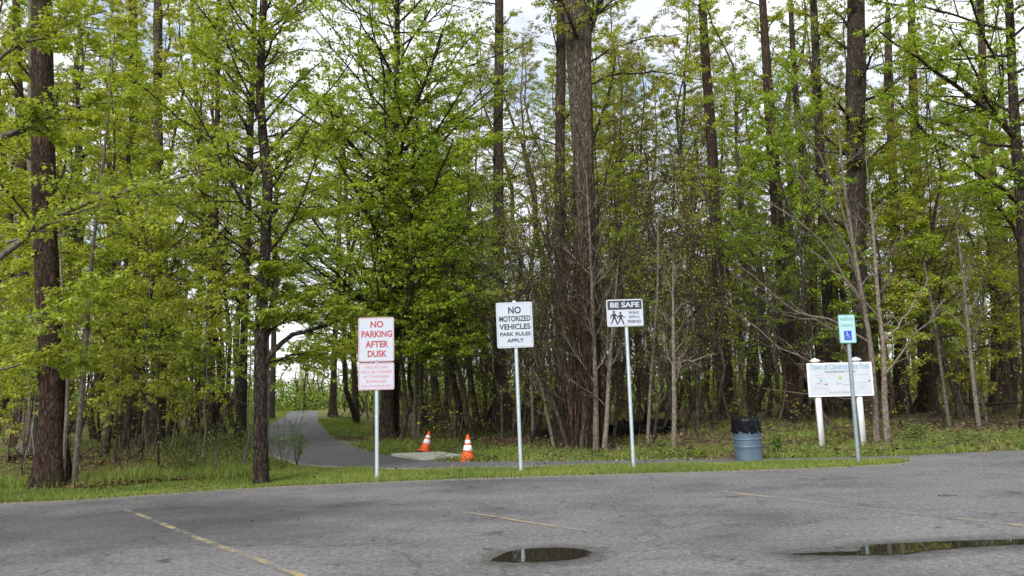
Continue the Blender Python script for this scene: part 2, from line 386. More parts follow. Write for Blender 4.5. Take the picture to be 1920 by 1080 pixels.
def make_tree(name, loc, P, R, s, bm, lm, label, cat='tree', group=None, seed=1, limbs=None, sides=14, flare=.5, rough=.06):
    r = np.random.default_rng(seed); root = empty(name, loc, label, cat, group)
    P = np.asarray(P, float); R = np.asarray(R, float)
    trunk_mesh('trunk', P, R, M[bm] if isinstance(bm, str) else bm, root, sides, flare, rough, r)
    bmat = M[s.get('bmat', bm)]
    if s.get('n1'):
        H = P[-1, 2]
        q, rr = spawn(P[None], R[None], s['n1'], s['t0'], s.get('t1', .98), s['a1'], max(1.0, s['len']), 6, s.get('w1', .08), s['up1'], False, s.get('rr', .4), r, taper=s.get('tp', .6))
        mx_ = s.get('rmax', .05); rr = np.minimum(rr, mx_ * np.linspace(1, .3, 6)[None])
        if s.get('side') is not None:   # keep limbs that reach to one side
            keep = (q[:, -1, 0] - q[:, 0, 0]) * s['side'] > -.4; q = q[keep]; rr = rr[keep]
        crown_parts(root, q, rr, s, bmat, M[lm], r)
    if limbs:
        for lp, lr, ls in limbs:
            lp = np.asarray(lp, float); k = 9; t = np.linspace(0, len(lp) - 1, k); i = np.minimum(t.astype(int), len(lp) - 2); f = (t - i)[:, None]
            q = lp[i] * (1 - f) + lp[i + 1] * f; q[1:-1] += r.normal(0, .03, (k - 2, 3))
            ls2 = dict(s); ls2.update(ls)
            A = Acc(); R1 = np.linspace(lr, max(lr * .25, .008), k)[None]
            A.add(*tube(q[None], R1, 7))
            P2, R2 = spawn(q[None], R1, ls2['n2'], ls2.get('t2', .15), .99, ls2.get('a2', 50), ls2.get('ll', 1.4), 5, .09, ls2.get('up2', .02), True, .5, r); A.add(*tube(P2, R2, 4))
            P3, R3 = spawn(P2, R2, ls2['n3'], .15, 1, 48, .42, 3, .12, 0, True, .6, r); A.add(*tube(P3, R3, 3))
            lo = A.mesh('limb', bmat, root)
            if ls2.get('per', 0):
                t = r.random((len(P3), 3)); a, _ = sample(P3, t)
                mk('foliage', *leaves(a.reshape(-1, 3), ls2['per'], ls2['size'], 35, True, r), M[lm], lo)
    return root

# ---------------------------------------------------------------- the ground
EDGE_LOT = [(-1200, 1030), (-600, 985), (-300, 962), (0, 944), (140, 938), (300, 927), (450, 917), (560, 911), (700, 905), (850, 899), (1000, 894), (1200, 888), (1350, 884), (1500, 879), (1600, 875), (1680, 870), (1705, 866)]
EDGE_FRONT = [(1705, 864), (1640, 863), (1500, 865), (1300, 870), (1150, 873), (1000, 877), (870, 880), (700, 881), (575, 875), (520, 864), (488, 850)]
EDGE_LEFT = [(470, 838), (468, 828), (482, 812), (508, 795), (530, 782), (546, 771)]
EDGE_BACK = [(596, 770), (596, 784), (604, 799), (620, 816), (648, 832), (690, 846), (740, 857), (800, 864), (900, 866), (1000, 865), (1150, 864), (1300, 862), (1450, 860), (1600, 857), (1705, 854)]
EDGE_RIGHT = [(1705, 854), (1800, 849), (1920, 844), (2200, 832), (2600, 815)]
def W(e): return np.array([gnd(*p)[:2] for p in e])
def smooth_line(P, k=4, jit=0.0, r=rng):
    out = []
    for i in range(len(P) - 1):
        p0, p1, p2, p3 = P[max(i - 1, 0)], P[i], P[i + 1], P[min(i + 2, len(P) - 1)]
        for j in range(k):
            t = j / k
            out.append(.5 * ((2 * p1) + (-p0 + p2) * t + (2 * p0 - 5 * p1 + 4 * p2 - p3) * t * t + (-p0 + 3 * p1 - 3 * p2 + p3) * t ** 3))
    out.append(P[-1]); out = np.array(out)
    if jit: out[1:-1] += r.normal(0, jit, (len(out) - 2, 2))
    return out
eL, eF, eP, eB, eR = (smooth_line(W(e), 4) for e in (EDGE_LOT, EDGE_FRONT, EDGE_LEFT, EDGE_BACK, EDGE_RIGHT))
path_poly = np.concatenate([eF, eP, eB])
lot_poly = np.concatenate([smooth_line(W(EDGE_LOT), 8, .012), W([(1705, 864), (1705, 854)]), eR[1:], [[60, -15], [-40, -15]]])
EDGE_WOOD = [(488, 878), (470, 893), (450, 899), (300, 908), (140, 921), (0, 925), (-300, 942)]
strip_poly = np.concatenate([eL[8:], eF, smooth_line(W(EDGE_WOOD), 4, .03)])
def inside(pts, poly):
    x, y = pts[:, 0], pts[:, 1]; c = np.zeros(len(pts), bool); j = len(poly) - 1
    for i in range(len(poly)):
        xi, yi = poly[i]; xj, yj = poly[j]
        if yi != yj:
            c ^= ((yi > y) != (yj > y)) & (x < (xj - xi) * (y - yi) / (yj - yi) + xi)
        j = i
    return c
def dist_to(pts, line):
    d = np.full(len(pts), 1e9)
    for a, b in zip(line[:-1], line[1:]):
        ab = b - a; L2 = (ab ** 2).sum() + 1e-9; t = np.clip(((pts - a) @ ab) / L2, 0, 1)
        d = np.minimum(d, np.linalg.norm(pts - a - t[:, None] * ab, axis=1))
    return d
def vnoise(x, y, s, seed=0):
    r = np.random.default_rng(seed); g = r.random((64, 64)); x = x / s; y = y / s; xi = np.floor(x).astype(int); yi = np.floor(y).astype(int)
    fx = x - xi; fy = y - yi; fx = fx * fx * (3 - 2 * fx); fy = fy * fy * (3 - 2 * fy); a = lambda i, j: g[(xi + i) % 64, (yi + j) % 64]
    return (a(0, 0) * (1 - fx) + a(1, 0) * fx) * (1 - fy) + (a(0, 1) * (1 - fx) + a(1, 1) * fx) * fy
def hgt(x, y):
    """height of the woodland floor"""
    x = np.atleast_1d(np.asarray(x, float)); y = np.atleast_1d(np.asarray(y, float)); p = np.stack([x, y], 1)
    ins = inside(p, path_poly) | inside(p, lot_poly) | inside(p, strip_poly)
    d = np.minimum(dist_to(p, path_poly), dist_to(p, lot_poly[:-2])); k = np.clip((d - .6) / 3, 0, 1); k[ins] = 0
    return k * (.30 * (vnoise(x, y, 5, 1) - .35) + .12 * vnoise(x, y, 1.3, 2))
def axis(a, b, st, far, g):
    mid = list(np.arange(a, b, st)); o = []; s = st; v = b
    while v < far: o.append(v); s *= g; v += s
    return mid, o
mid, hi = axis(-22, 24, .5, 700, 1.18); lo = [-(h - 24) - 22.5 for h in hi]
xs = np.array(sorted(lo + mid + hi)); mid, hi = axis(4, 50, .5, 1400, 1.16); ys = np.array(sorted([-300, -60, -20, -8, 0] + mid + hi))
X, Y = np.meshgrid(xs, ys); Z = hgt(X.ravel(), Y.ravel()) - .012
ny, nx = X.shape; idx = np.arange(nx * ny).reshape(ny, nx)
gf = np.stack([idx[:-1, :-1], idx[:-1, 1:], idx[1:, 1:], idx[1:, :-1]], -1).reshape(-1, 4)
tag(mk('ground', np.stack([X.ravel(), Y.ravel(), Z], 1), gf, M['ground'], None, True), kind='structure')
def flat(name, poly, z, m, kind='structure'):
    o = pyd(name, [(x, y, z) for x, y in poly], [list(range(len(poly)))], m)
    import bmesh
    b = bmesh.new(); b.from_mesh(o.data); bmesh.ops.triangulate(b, faces=b.faces[:], ngon_method='EAR_CLIP')
    for f in b.faces:
        if f.normal.z < 0: f.normal_flip()
    b.to_mesh(o.data); b.free()
    return tag(o, kind=kind)
flat('parking_lot', lot_poly, .0, M['lot'])
flat('bike_path', path_poly, .004, M['path'])
flat('grass_verge', strip_poly, -.004, M['verge'])
# painted lines
def stripe(a, b, w, z=.008, n=24):
    A_, B_ = gnd(*a)[:2], gnd(*b)[:2]; d = (B_ - A_) / np.linalg.norm(B_ - A_); s = np.array([-d[1], d[0]]) * w / 2
    t = np.linspace(0, 1, n)[:, None]; c = A_ + (B_ - A_) * t + .01 * np.sin(t * 9)
    V = np.concatenate([np.c_[c - s, np.full(n, z)], np.c_[c + s, np.full(n, z)]]); i = np.arange(n - 1)
    o = mk('parking_line', V, np.stack([i, i + 1, i + 1 + n, i + n], 1), M['line']); tag(o, kind='structure')
stripe((235, 957), (590, 1092), .08); stripe((870, 961), (1150, 1005), .06); stripe((1310, 918), (1960, 992), .10); stripe((1860, 899), (2200, 915), .09)
# puddles
def puddle(px, label, z=.012):
    P = smooth_line(np.array([gnd(*p)[:2] for p in px + [px[0]]]), 6)[:-1]; P += rng.normal(0, .006, P.shape)
    flat('puddle', P, z, M['puddle'])
    c = P.mean(0); n = len(P); nx_ = 6; V = []; fd = []
    nr = np.roll(P, -1, 0) - np.roll(P, 1, 0); nr = nrm(np.c_[nr[:, 1], -nr[:, 0]])
    if ((P - c) * nr).sum() < 0: nr = -nr
    for k in range(nx_):
        V.append(np.c_[P - nr * .02 + nr * (.3 * (k / (nx_ - 1)) ** 1.3), np.full(n, .008)]); fd += [1 - k / (nx_ - 1)] * n
    i = np.arange(n); Fc = np.concatenate([np.stack([k * n + i, k * n + (i + 1) % n, (k + 1) * n + (i + 1) % n, (k + 1) * n + i], 1) for k in range(nx_ - 1)])
    o = mk('damp_margin', np.concatenate(V), Fc, M['damp']); tag(o, kind='structure')
    at = o.data.color_attributes.new('fade', 'FLOAT_COLOR', 'POINT'); fd = np.array(fd); at.data.foreach_set('color', np.stack([fd, fd, fd, np.ones_like(fd)], 1).ravel().astype(np.float32))
puddle([(918, 1054), (945, 1040), (975, 1033), (1030, 1029), (1080, 1031), (1108, 1037), (1095, 1046), (1050, 1053), (980, 1056)], '')
puddle([(1480, 1041), (1560, 1037), (1612, 1035), (1622, 1025), (1700, 1020), (1800, 1016), (1920, 1013), (2010, 1010), (1980, 1020), (1880, 1024), (1770, 1031), (1690, 1041), (1625, 1042), (1560, 1043)], '')

lot_bits = np.c_[rng.uniform(-9, 12, 160), rng.uniform(6, 14.5, 160)]
# concrete pad (low slab)
def prism(poly, z0, z1):
    n = len(poly); V = [(*p, z0) for p in poly] + [(*p, z1) for p in poly]; Fs = [list(range(n))[::-1], list(range(n, 2 * n))] + [[i, (i + 1) % n, n + (i + 1) % n, n + i] for i in range(n)]
    return V, Fs
pp = np.array([gnd(*p)[:2] for p in ((734, 854), (826, 850), (874, 857), (786, 863))])
cc_ = np.cross(pp[1] - pp[0], pp[2] - pp[1]); pp = pp if cc_ > 0 else pp[::-1]
o = pyd('concrete_pad', *prism(pp, -.02, .05), M['concrete']); tag(o, kind='structure')

# ---------------------------------------------------------------- grass, weeds, litter
def scatter(poly, n, r=rng):
    lo, hi = poly.min(0), poly.max(0); out = []; c = 0
    while c < n:
        p = lo + (hi - lo) * r.random((max(n, 1000), 2)); p = p[inside(p, poly)]; out.append(p); c += len(p)
    return np.concatenate(out)[:n]
oct_ = np.array([[1, 0, 0], [-1, 0, 0], [0, 1, 0], [0, -1, 0], [0, 0, 1]]); of = np.array([[0, 2, 4], [2, 1, 4], [1, 3, 4], [3, 0, 4]])
def blades(p, z, h, w, r=rng):
    n = len(p); az = r.random(n) * 6.28; s = np.stack([np.cos(az), np.sin(az), np.zeros(n)], 1) * (w * r.uniform(.6, 1.3, n))[:, None]
    ln = np.stack([r.normal(0, .35, n), r.normal(0, .35, n), np.ones(n)], 1) * (h * r.uniform(.45, 1.3, n))[:, None]
    b = np.c_[p, z]; V = np.stack([b - s, b + s, b + ln], 1).reshape(-1, 3); return V, np.arange(3 * n).reshape(-1, 3)
def patchy(p, s, seed, lo=.35, hi=.7): return rng.random(len(p)) < np.clip((vnoise(p[:, 0], p[:, 1], s, seed) - lo) / (hi - lo), 0, 1)
g = scatter(strip_poly, 80000); hh = .03 + .075 * vnoise(g[:, 0], g[:, 1], .8, 5)
# keep some blades leaning over the lot edge
tag(mk('grass', *blades(g, np.zeros(len(g)), hh, .006), M['grass']), kind='stuff')
def band(edge, wid, n, seed, off=.02):
    e = edge; seg = np.linalg.norm(np.diff(e, axis=0), axis=1); cum = np.r_[0, np.cumsum(seg)]; r = np.random.default_rng(seed)
    s = r.random(n) * cum[-1]; i = np.clip(np.searchsorted(cum, s) - 1, 0, len(seg) - 1); f = ((s - cum[i]) / seg[i])[:, None]
    p = e[i] * (1 - f) + e[i + 1] * f; d = nrm(e[i + 1] - e[i]); nn = np.c_[-d[:, 1], d[:, 0]]
    return p + nn * (off + wid * r.random(n) ** 1.3)[:, None]
pc_ = pp.mean(0); pp_big = pc_ + (pp - pc_) * 1.18; pp_big[:, 1] = np.where(pp[:, 1] < pc_[1], pp[:, 1] - .5, pp[:, 1] + .1)
def off_hard(p, m=.02):
    return p[~(inside(p, path_poly) | inside(p, lot_poly) | inside(p, strip_poly) | inside(p, pp_big))]
eb = eB[(eB[:, 1] < 60)]
A = Acc()
def weedband(edge, wid, n, seed, h, s=1):
    p = band(edge, wid * s, n, seed); p = off_hard(p); p = p[patchy(p, 1.1, seed + 20, .15, .55)]
    z = hgt(p[:, 0], p[:, 1]); A.add(*blades(p, z, h * (.5 + 1.1 * vnoise(p[:, 0], p[:, 1], .7, seed)), .009))
sgn = 1
test = off_hard(band(eb, 1.0, 400, 3)); sgn = 1 if len(test) > 200 else -1
weedband(eb, 1.7, 50000, 3, .13, sgn)
test = off_hard(band(eR, 1.0, 400, 3)); s2 = 1 if len(test) > 200 else -1
weedband(eR[eR[:, 0] < 22], 1.0, 12000, 4, .14, s2)
lw = eL[(eL[:, 0] < -3.4)]; test = off_hard(band(lw, 1.0, 400, 3)); s3 = 1 if len(test) > 200 else -1
ew = smooth_line(W(EDGE_WOOD), 4)
weedband(ew, 2.4, 15000, 6, .26, 1 if len(off_hard(band(ew, 1.0, 400, 3))) > 200 else -1)
pw = np.concatenate([eF[-10:], eP]); test = off_hard(band(pw, 1.0, 400, 3)); s4 = 1 if len(test) > 200 else -1
weedband(pw, 4.0, 26000, 7, .22, s4)
# woodland green patches on both sides
p = np.c_[rng.uniform(-16, 24, 60000), rng.uniform(15.5, 40, 60000)]; p = off_hard(p); p = p[patchy(p, 3.5, 11, .45, .8)]
A.add(*blades(p, hgt(p[:, 0], p[:, 1]), .16, .011))
tag(A.mesh('tall_grass', M['grass']), kind='stuff')
# broad-leaved ground cover
p = np.concatenate([band(eb, sgn * 2.4, 9000, 31), band(eR[eR[:, 0] < 22], s2 * 1.8, 4000, 32), np.c_[rng.uniform(-14, 22, 14000), rng.uniform(15.5, 34, 14000)]])
p = off_hard(p); p = p[patchy(p, 1.2, 33, .48, .72)]; z = hgt(p[:, 0], p[:, 1]) + rng.uniform(.03, .22, len(p))
tag(mk('ground_cover', *leaves(np.c_[p, z], 5, .05, 10), M['leaf_under']), kind='stuff')
# leaf litter
p = np.concatenate([np.c_[rng.uniform(-15, 24, 70000), rng.uniform(13, 32, 70000)], np.c_[rng.uniform(-10, -4.2, 26000), rng.uniform(13, 19, 26000)]])
p = off_hard(p); p = p[patchy(p, 1.8, 14, .2, .5)]; q = hgt(p[:, 0], p[:, 1]) + .015 + .06 * rng.random(len(p)) ** 2
tag(mk('leaf_litter', *leaves(np.c_[p, q], 1, .10, 0), M['litter']), kind='stuff')
p = scatter(strip_poly, 500); tag(mk('fallen_leaves', *leaves(np.c_[p, np.full(len(p), .05)], 1, .07, 0), M['litter']), kind='stuff')
p = np.concatenate([band(eL[4:], w_, 5000, 43, -.06) for w_ in (.10, -.22)]); n = len(p); s = rng.uniform(.004, .014, n)
V = np.c_[p, np.full(n, .002)][:, None] + oct_[None] * s[:, None, None] * rng.uniform(.6, 1.3, (n, 5, 1))
tag(mk('edge_grit', V, ((np.arange(n) * 5)[:, None, None] + of[None]).reshape(-1, 3), M['grit']), kind='stuff')
lot_bits = lot_bits[inside(lot_bits, lot_poly)]
tag(mk('lot_debris', *leaves(np.c_[lot_bits, np.full(len(lot_bits), .014)], 1, .045, 0), M['litter']), kind='stuff')
# gravel along the path edge
p = np.concatenate([band(eF[-22:], -.22 if s4 > 0 else .22, 1800, 41, 0), band(eb[:40], sgn * .35, 1500, 42, 0)])
n = len(p); s = rng.uniform(.012, .035, n);
p = p[~inside(p, pp_big)]; n = len(p); s = s[:n]
V = np.c_[p, np.full(n, .004)][:, None] + oct_[None] * s[:, None, None] * rng.uniform(.6, 1.3, (n, 5, 1)); Fg = (np.arange(n) * 5)[:, None, None] + of[None]
tag(mk('gravel', V, Fg.reshape(-1, 3), M['gravel']), kind='stuff')
# small twigs on the woodland floor
n = 3500; p = np.c_[rng.uniform(-14, 24, n), rng.uniform(14.5, 34, n)]; p = off_hard(p); n = len(p); z = hgt(p[:, 0], p[:, 1]) + rng.uniform(.01, .12, n)
az = rng.random(n) * 6.28; q = curve(np.c_[p, z], np.c_[np.cos(az), np.sin(az), rng.normal(.05, .15, n)], rng.uniform(.3, 1.4, n), 4, .15, 0)
tag(mk('fallen_twigs', *tube(q, rng.uniform(.004, .014, (n, 1)) * np.linspace(1, .4, 4)[None], 4), M['bark_brush']), kind='stuff')

# ---------------------------------------------------------------- signs
def box(A, x0, x1, y0, y1, z0, z1):
    V = [(x, y, z) for x in (x0, x1) for y in (y0, y1) for z in (z0, z1)]
    A.add(V, [[0, 1, 3, 2], [4, 6, 7, 5], [0, 4, 5, 1], [2, 3, 7, 6], [0, 2, 6, 4], [1, 5, 7, 3]])
def rrect(w, h, rad, n=5):
    P = []
    for cx, cz, a0 in ((w / 2 - rad, h / 2 - rad, 0), (-w / 2 + rad, h / 2 - rad, 90), (-w / 2 + rad, -h / 2 + rad, 180), (w / 2 - rad, -h / 2 + rad, 270)):
        for k in range(n):
            a = math.radians(a0 + 90 * k / (n - 1)); P.append((cx + rad * math.cos(a), cz + rad * math.sin(a)))
    return P
def plate_part(name, w, h, th, rad, m, parent, loc=(0, 0, 0)):
    """upright rounded plate, front at -Y"""
    P = rrect(w, h, rad); n = len(P)
    V = [(x, -th / 2, z) for x, z in P] + [(x, th / 2, z) for x, z in P]
    Fs = [list(range(n)), list(range(n, 2 * n))[::-1]] + [[(i + 1) % n, i, n + i, n + (i + 1) % n] for i in range(n)]
    o = pyd(name, V, Fs, m, parent); o.location = loc; return o
def ring_part(name, w, h, rad, bw, m, parent, y):
    a = rrect(w, h, rad); b = rrect(w - 2 * bw, h - 2 * bw, max(rad - bw, .004)); n = len(a)
    V = [(x, 0, z) for x, z in a] + [(x, 0, z) for x, z in b]
    o = pyd(name, V, [[(i + 1) % n, i, n + i, n + (i + 1) % n][::-1] for i in range(n)], m, parent); o.location = (0, y, 0); return o
def text(s, cx, cz, wid, hgt_, m, parent, y, name='lettering', bold=0.0, sp=1.0):
    cu = bpy.data.curves.new(name, 'FONT'); cu.body = s; cu.size = 1; cu.align_x = 'CENTER'; cu.align_y = 'CENTER'; cu.extrude = .001; cu.offset = bold; cu.space_character = sp
    tmp = bpy.data.objects.new(name, cu); C.objects.link(tmp); bpy.context.view_layer.update(); d = tmp.dimensions.copy()
    me = bpy.data.meshes.new_from_object(tmp.evaluated_get(bpy.context.evaluated_depsgraph_get())); me.materials.clear(); me.materials.append(m)
    bpy.data.objects.remove(tmp); bpy.data.curves.remove(cu)
    o = bpy.data.objects.new(name, me); C.objects.link(o); o.parent = parent
    o.scale = (wid / d.x, hgt_ / d.y, 1); o.rotation_euler = (math.pi / 2, 0, 0)
    # keep the cap height centred where it is wanted
    o.location = (cx, y, cz); return o
def strokes(name, lines, w, m, parent, y, closed=False):
    A = Acc()
    for ln in lines:
        P = np.array(ln, float)
        for a, b in zip(P[:-1], P[1:]):
            d = nrm(b - a); s = np.array([-d[1], d[0]]) * w / 2; e = d * w * .3
            q = [a - s - e, b - s + e, b + s + e, a + s - e]; A.add([(x, 0, z) for x, z in q], [[0, 1, 2, 3]])
    o = A.mesh(name, m, parent); o.location = (0, y, 0); return o
def polys(name, ps, m, parent, y):
    V = []; Fs = []
    for p in ps: Fs.append(list(range(len(V), len(V) + len(p)))); V += [(x, 0, z) for x, z in p]
    o = pyd(name, V, Fs, m, parent); o.location = (0, y, 0); return o
def disc(cx, cz, r, n=14): return [(cx + r * math.cos(6.2832 * i / n), cz + r * math.sin(6.2832 * i / n)) for i in range(n)]
def post_frame(base, top):
    B = gnd(*base); T = aty(top[0], top[1], B[1]); ax = T - B; L_ = np.linalg.norm(ax); lean = math.atan2(ax[0], ax[2])
    return B, L_, lean
def post(root, L_, r, m, cap=True):
    z = np.array([-.1, .0, L_ * .5, L_]); A = Acc(); A.add(*tube(np.array([[(0, 0, v) for v in z]]), np.full((1, 4), r), 14))
    o = A.mesh('post', m, root, True)
    if cap:
        c = Acc(); c.add(*tube(np.array([[(0, 0, L_ - .02), (0, 0, L_ + .006), (0, 0, L_ + .014)]]), np.array([[r + .004, r + .004, .001]]), 14)); c.mesh('post_cap', m, o, True)
    return o
def bolt(parent, x, z, y):
    A = Acc(); A.add(*tube(np.array([[(0, 0, 0), (0, -.006, 0), (0, -.009, 0)]]), np.array([[.011, .010, .001]]), 8)); o = A.mesh('bolt', M['galv'], parent); o.location = (x, y, z)
def on_plate(B, lean, px_l, px_r, py_t, py_b):
    Y0 = B[1] - .06; l = aty(px_l, (py_t + py_b) / 2, Y0); r = aty(px_r, (py_t + py_b) / 2, Y0); t = aty((px_l + px_r) / 2, py_t, Y0); b = aty((px_l + px_r) / 2, py_b, Y0)
    c = (t + b) / 2 - B; ca, sa = math.cos(-lean), math.sin(-lean)
    lx = c[0] * ca + c[2] * sa; lz = -c[0] * sa + c[2] * ca
    return lx, lz, np.linalg.norm(r - l), np.linalg.norm(t - b)

# 1 no parking
B, L_, lean = post_frame((707, 900), (706, 600))
r_ = empty('parking_sign', B, 'white no parking sign with red letters on a galvanised post, towing notice below', 'sign'); r_.rotation_euler = (0, lean, 0)
post(r_, L_, .036, M['galv'])
lx, lz, w, h = on_plate(B, lean, 674.5, 741.5, 595, 678); lx = 0
p = plate_part('sign_plate', w, h, .006, .03, M['plate_white'], r_, (lx, -.045, lz)); p['label'] = 'upper plate reading no parking after dusk'
ring_part('border', w - .014, h - .014, .026, .011, M['ink_pink'], p, -.0045)
for i, (s, cz, ww, hh) in enumerate((('NO', .335, .36, .15), ('PARKING', .115, .86, .15), ('AFTER', -.115, .64, .15), ('DUSK', -.33, .54, .15))): text(s, 0.012, cz * h, ww * w, hh * h, M['ink_red'], p, -.0045, bold=.03)
bolt(p, 0, h * .46, -.004); bolt(p, 0, -h * .46, -.004)
lx, lz, w, h = on_plate(B, lean, 674, 741.5, 680, 731)
p = plate_part('sign_plate', w, h, .006, .03, M['plate_white'], r_, (0, -.045, lz)); p['label'] = 'lower plate with faded towing notice'
ring_part('border', w - .014, h - .014, .026, .012, M['ink_pink'], p, -.0045)
for s, cz, ww, hh in (('VIOLATORS', .33, .66, .105), ('WILL BE TOWED', .155, .88, .105), ('AT OWNERS', -.02, .72, .105), ('EXPENSE', -.19, .56, .105), ('POLICE ENFORCED', -.36, .82, .07)): text(s, 0, cz * h, ww * w, hh * h, M['ink_pink'], p, -.0045, bold=.01)
bolt(p, 0, h * .42, -.004)
# 2 motor vehicles
B, L_, lean = post_frame((977, 885), (964, 565))
r_ = empty('vehicle_rule_sign', B, 'white sign with black letters banning motorized vehicles, on a tall galvanised post', 'sign'); r_.rotation_euler = (0, lean, 0)
post(r_, L_, .036, M['galv'])
lx, lz, w, h = on_plate(B, lean, 931, 999, 566.5, 652)
p = plate_part('sign_plate', w, h, .006, .035, M['plate_grey'], r_, (lx, -.045, lz))
q = plate_part('sign_face', w - .03, h - .03, .003, .03, M['plate_white'], p, (0, -.0046, 0))
ring_part('border', w - .045, h - .045, .026, .006, M['ink_grey'], p, -.0066)
for s, cz, ww, hh in (('NO', .315, .35, .155), ('MOTORIZED', .13, .86, .125), ('VEHICLES', -.045, .86, .125), ('PARK RULES', -.205, .84, .085), ('APPLY', -.345, .46, .085)): text(s, .005, cz * h, ww * w, hh * h, M['ink_black'], q, -.0022, bold=.03)
bolt(q, 0, h * .43, -.002); bolt(q, 0, -h * .43, -.002)
# 3 be safe
B, L_, lean = post_frame((1188, 878), (1172, 566))
r_ = empty('walking_sign', B, 'small be safe sign with black header and two walking figures on a thin post', 'sign'); r_.rotation_euler = (0, lean, 0)
post(r_, L_, .034, M['galv'])
lx, lz, w, h = on_plate(B, lean, 1137.5, 1206, 561, 612)
p = plate_part('sign_plate', w, h, .006, .035, M['plate_grey'], r_, (lx, -.045, lz))
q = plate_part('sign_face', w - .03, h - .03, .003, .028, M['plate_white'], p, (0, -.0046, 0))
hp = polys('header_band', [[(-w / 2 + .024, h * .12), (w / 2 - .024, h * .12), (w / 2 - .024, h / 2 - .024), (-w / 2 + .024, h / 2 - .024)]], M['ink_black'], q, -.002)
text('BE SAFE', 0, .285 * h, .80 * w, .19 * h, M['plate_white'], hp, -.001, bold=.03)
for s, cz in (('WALK', -.0), ('WITH A', -.165), ('FRIEND', -.33)): text(s, w * .245, cz * h, (.30 if s != 'FRIEND' else .36) * w, .105 * h, M['ink_black'], q, -.0022, bold=.02)
def walker(cx, cz, s, f=1):
    def P(pts): return [(cx + f * x * s, cz + z * s) for x, z in pts]
    return [disc(cx, cz + .88 * s, .10 * s), P([(-.13, .74), (.12, .76), (.13, .35), (-.12, .35)]),
            P([(-.12, .38), (.02, .38), (-.16, -.02), (-.30, -.10), (-.33, -.04), (-.24, .02)]), P([(0, .38), (.13, .38), (.24, .12), (.30, -.14), (.20, -.14), (.10, .14)]),
            P([(.10, .75), (.30, .52), (.42, .56), (.42, .50), (.28, .44), (.08, .62)]), P([(-.11, .75), (-.32, .52), (-.26, .34), (-.20, .36), (-.24, .50), (-.08, .62)])]
polys('walking_figures', walker(-w * .30, -h * .36, h * .46) + walker(-w * .12, -h * .37, h * .42), M['ink_black'], q, -.0022)
bolt(q, 0, h * .43, -.002); bolt(q, 0, -h * .43, -.002)
# 4 reserved parking
B, L_, lean = post_frame((1610, 870), (1587, 594))
r_ = empty('accessible_parking_sign', B, 'narrow aqua reserved parking sign with blue wheelchair symbol on a leaning dull post', 'sign'); r_.rotation_euler = (0, lean, 0)
post(r_, L_, .037, M['galv_dull'])
lx, lz, w, h = on_plate(B, lean, 1573.5, 1604.5, 590, 643)
p = plate_part('sign_plate', w, h, .006, .025, M['plate_aqua'], r_, (lx, -.045, lz))
ring_part('border', w - .01, h - .01, .02, .008, M['ink_green'], p, -.0045)
text('RESERVED', 0, .34 * h, .80 * w, .10 * h, M['ink_green'], p, -.0045, bold=.02); text('PARKING', 0, .12 * h, .68 * w, .09 * h, M['ink_green'], p, -.0045, bold=.02)
bolt(p, 0, h * .44, -.004)
sq = polys('symbol_panel', [[(-w * .22, -.40 * h), (w * .24, -.40 * h), (w * .24, -.07 * h), (-w * .22, -.07 * h)]], M['ink_blue'], p, -.0045)
s_ = h * .33; ox, oz = 0.0, -.235 * h
arc = [(ox - .03 * s_ + .21 * s_ * math.cos(a), oz - .13 * s_ + .21 * s_ * math.sin(a)) for a in np.radians(np.linspace(110, 350, 12))]
strokes('wheelchair_symbol', [arc, [(ox - .05 * s_, oz + .22 * s_), (ox - .03 * s_, oz - .06 * s_), (ox + .14 * s_, oz - .06 * s_), (ox + .22 * s_, oz - .28 * s_), (ox + .30 * s_, oz - .26 * s_)], [(ox - .04 * s_, oz + .09 * s_), (ox + .12 * s_, oz + .09 * s_)]], .075 * s_, M['plate_white'], sq, -.001)
polys('symbol_head', [disc(ox - .05 * s_, oz + .33 * s_, .07 * s_)], M['plate_white'], sq, -.001)
# 5 trail map board
b1 = gnd(1540, 839); b2 = gnd(1619, 850)
Yb = (b1[1] + b2[1]) / 2; yaw = 0
B1 = aty(1541, 839, Yb); B2 = aty(1620, 850, Yb); mid = (B1 + B2) / 2; mid[2] = 0
leanb = math.radians(1.2)
r_ = empty('trail_map_board', (mid[0], Yb, 0), 'wide white trail map board on two square white posts with caps', 'notice board')
dx = abs(B2[0] - B1[0]) / 2
lt = aty(1512, 714, Yb); rt = aty(1633, 709, Yb); tp = aty(1572, 680, Yb); bt = aty(1573, 743, Yb)
w = rt[0] - lt[0]; h = tp[2] - bt[2]; cz = (tp[2] + bt[2]) / 2; cx = (lt[0] + rt[0]) / 2 - mid[0]
for sx, bp in ((-1, (1541, 839)), (1, (1620, 850))):
    zt = tp[2] + .03; A = Acc(); x0 = sx * dx; hw = .055
    box(A, x0 - hw, x0 + hw, -.055, .055, -.15, zt); po = A.mesh('post', M['vinyl'], r_)
    A = Acc(); box(A, x0 - hw - .035, x0 + hw + .035, -.09, .09, zt + .0, zt + .035); V, Fq = tube(np.array([[(x0, 0, zt + .035), (x0, 0, zt + .05), (x0, 0, zt + .085)]]), np.array([[.105, .10, .02]]), 4)
    th = math.pi / 4; V = V - [x0, 0, 0]; V = np.c_[V[:, 0] * math.cos(th) - V[:, 1] * math.sin(th), V[:, 0] * math.sin(th) + V[:, 1] * math.cos(th), V[:, 2]] + [x0, 0, 0]; A.add(V, Fq)
    A.mesh('post_cap', M['vinyl'], po)
p = plate_part('map_panel', w, h, .03, .012, M['vinyl'], r_, (cx, -.073, cz)); p.rotation_euler = (0, math.radians(.4), 0)
q = plate_part('map_sheet', w - .06, h - .06, .004, .006, M['map_face'], p, (0, -.017, 0)); y = -.0032
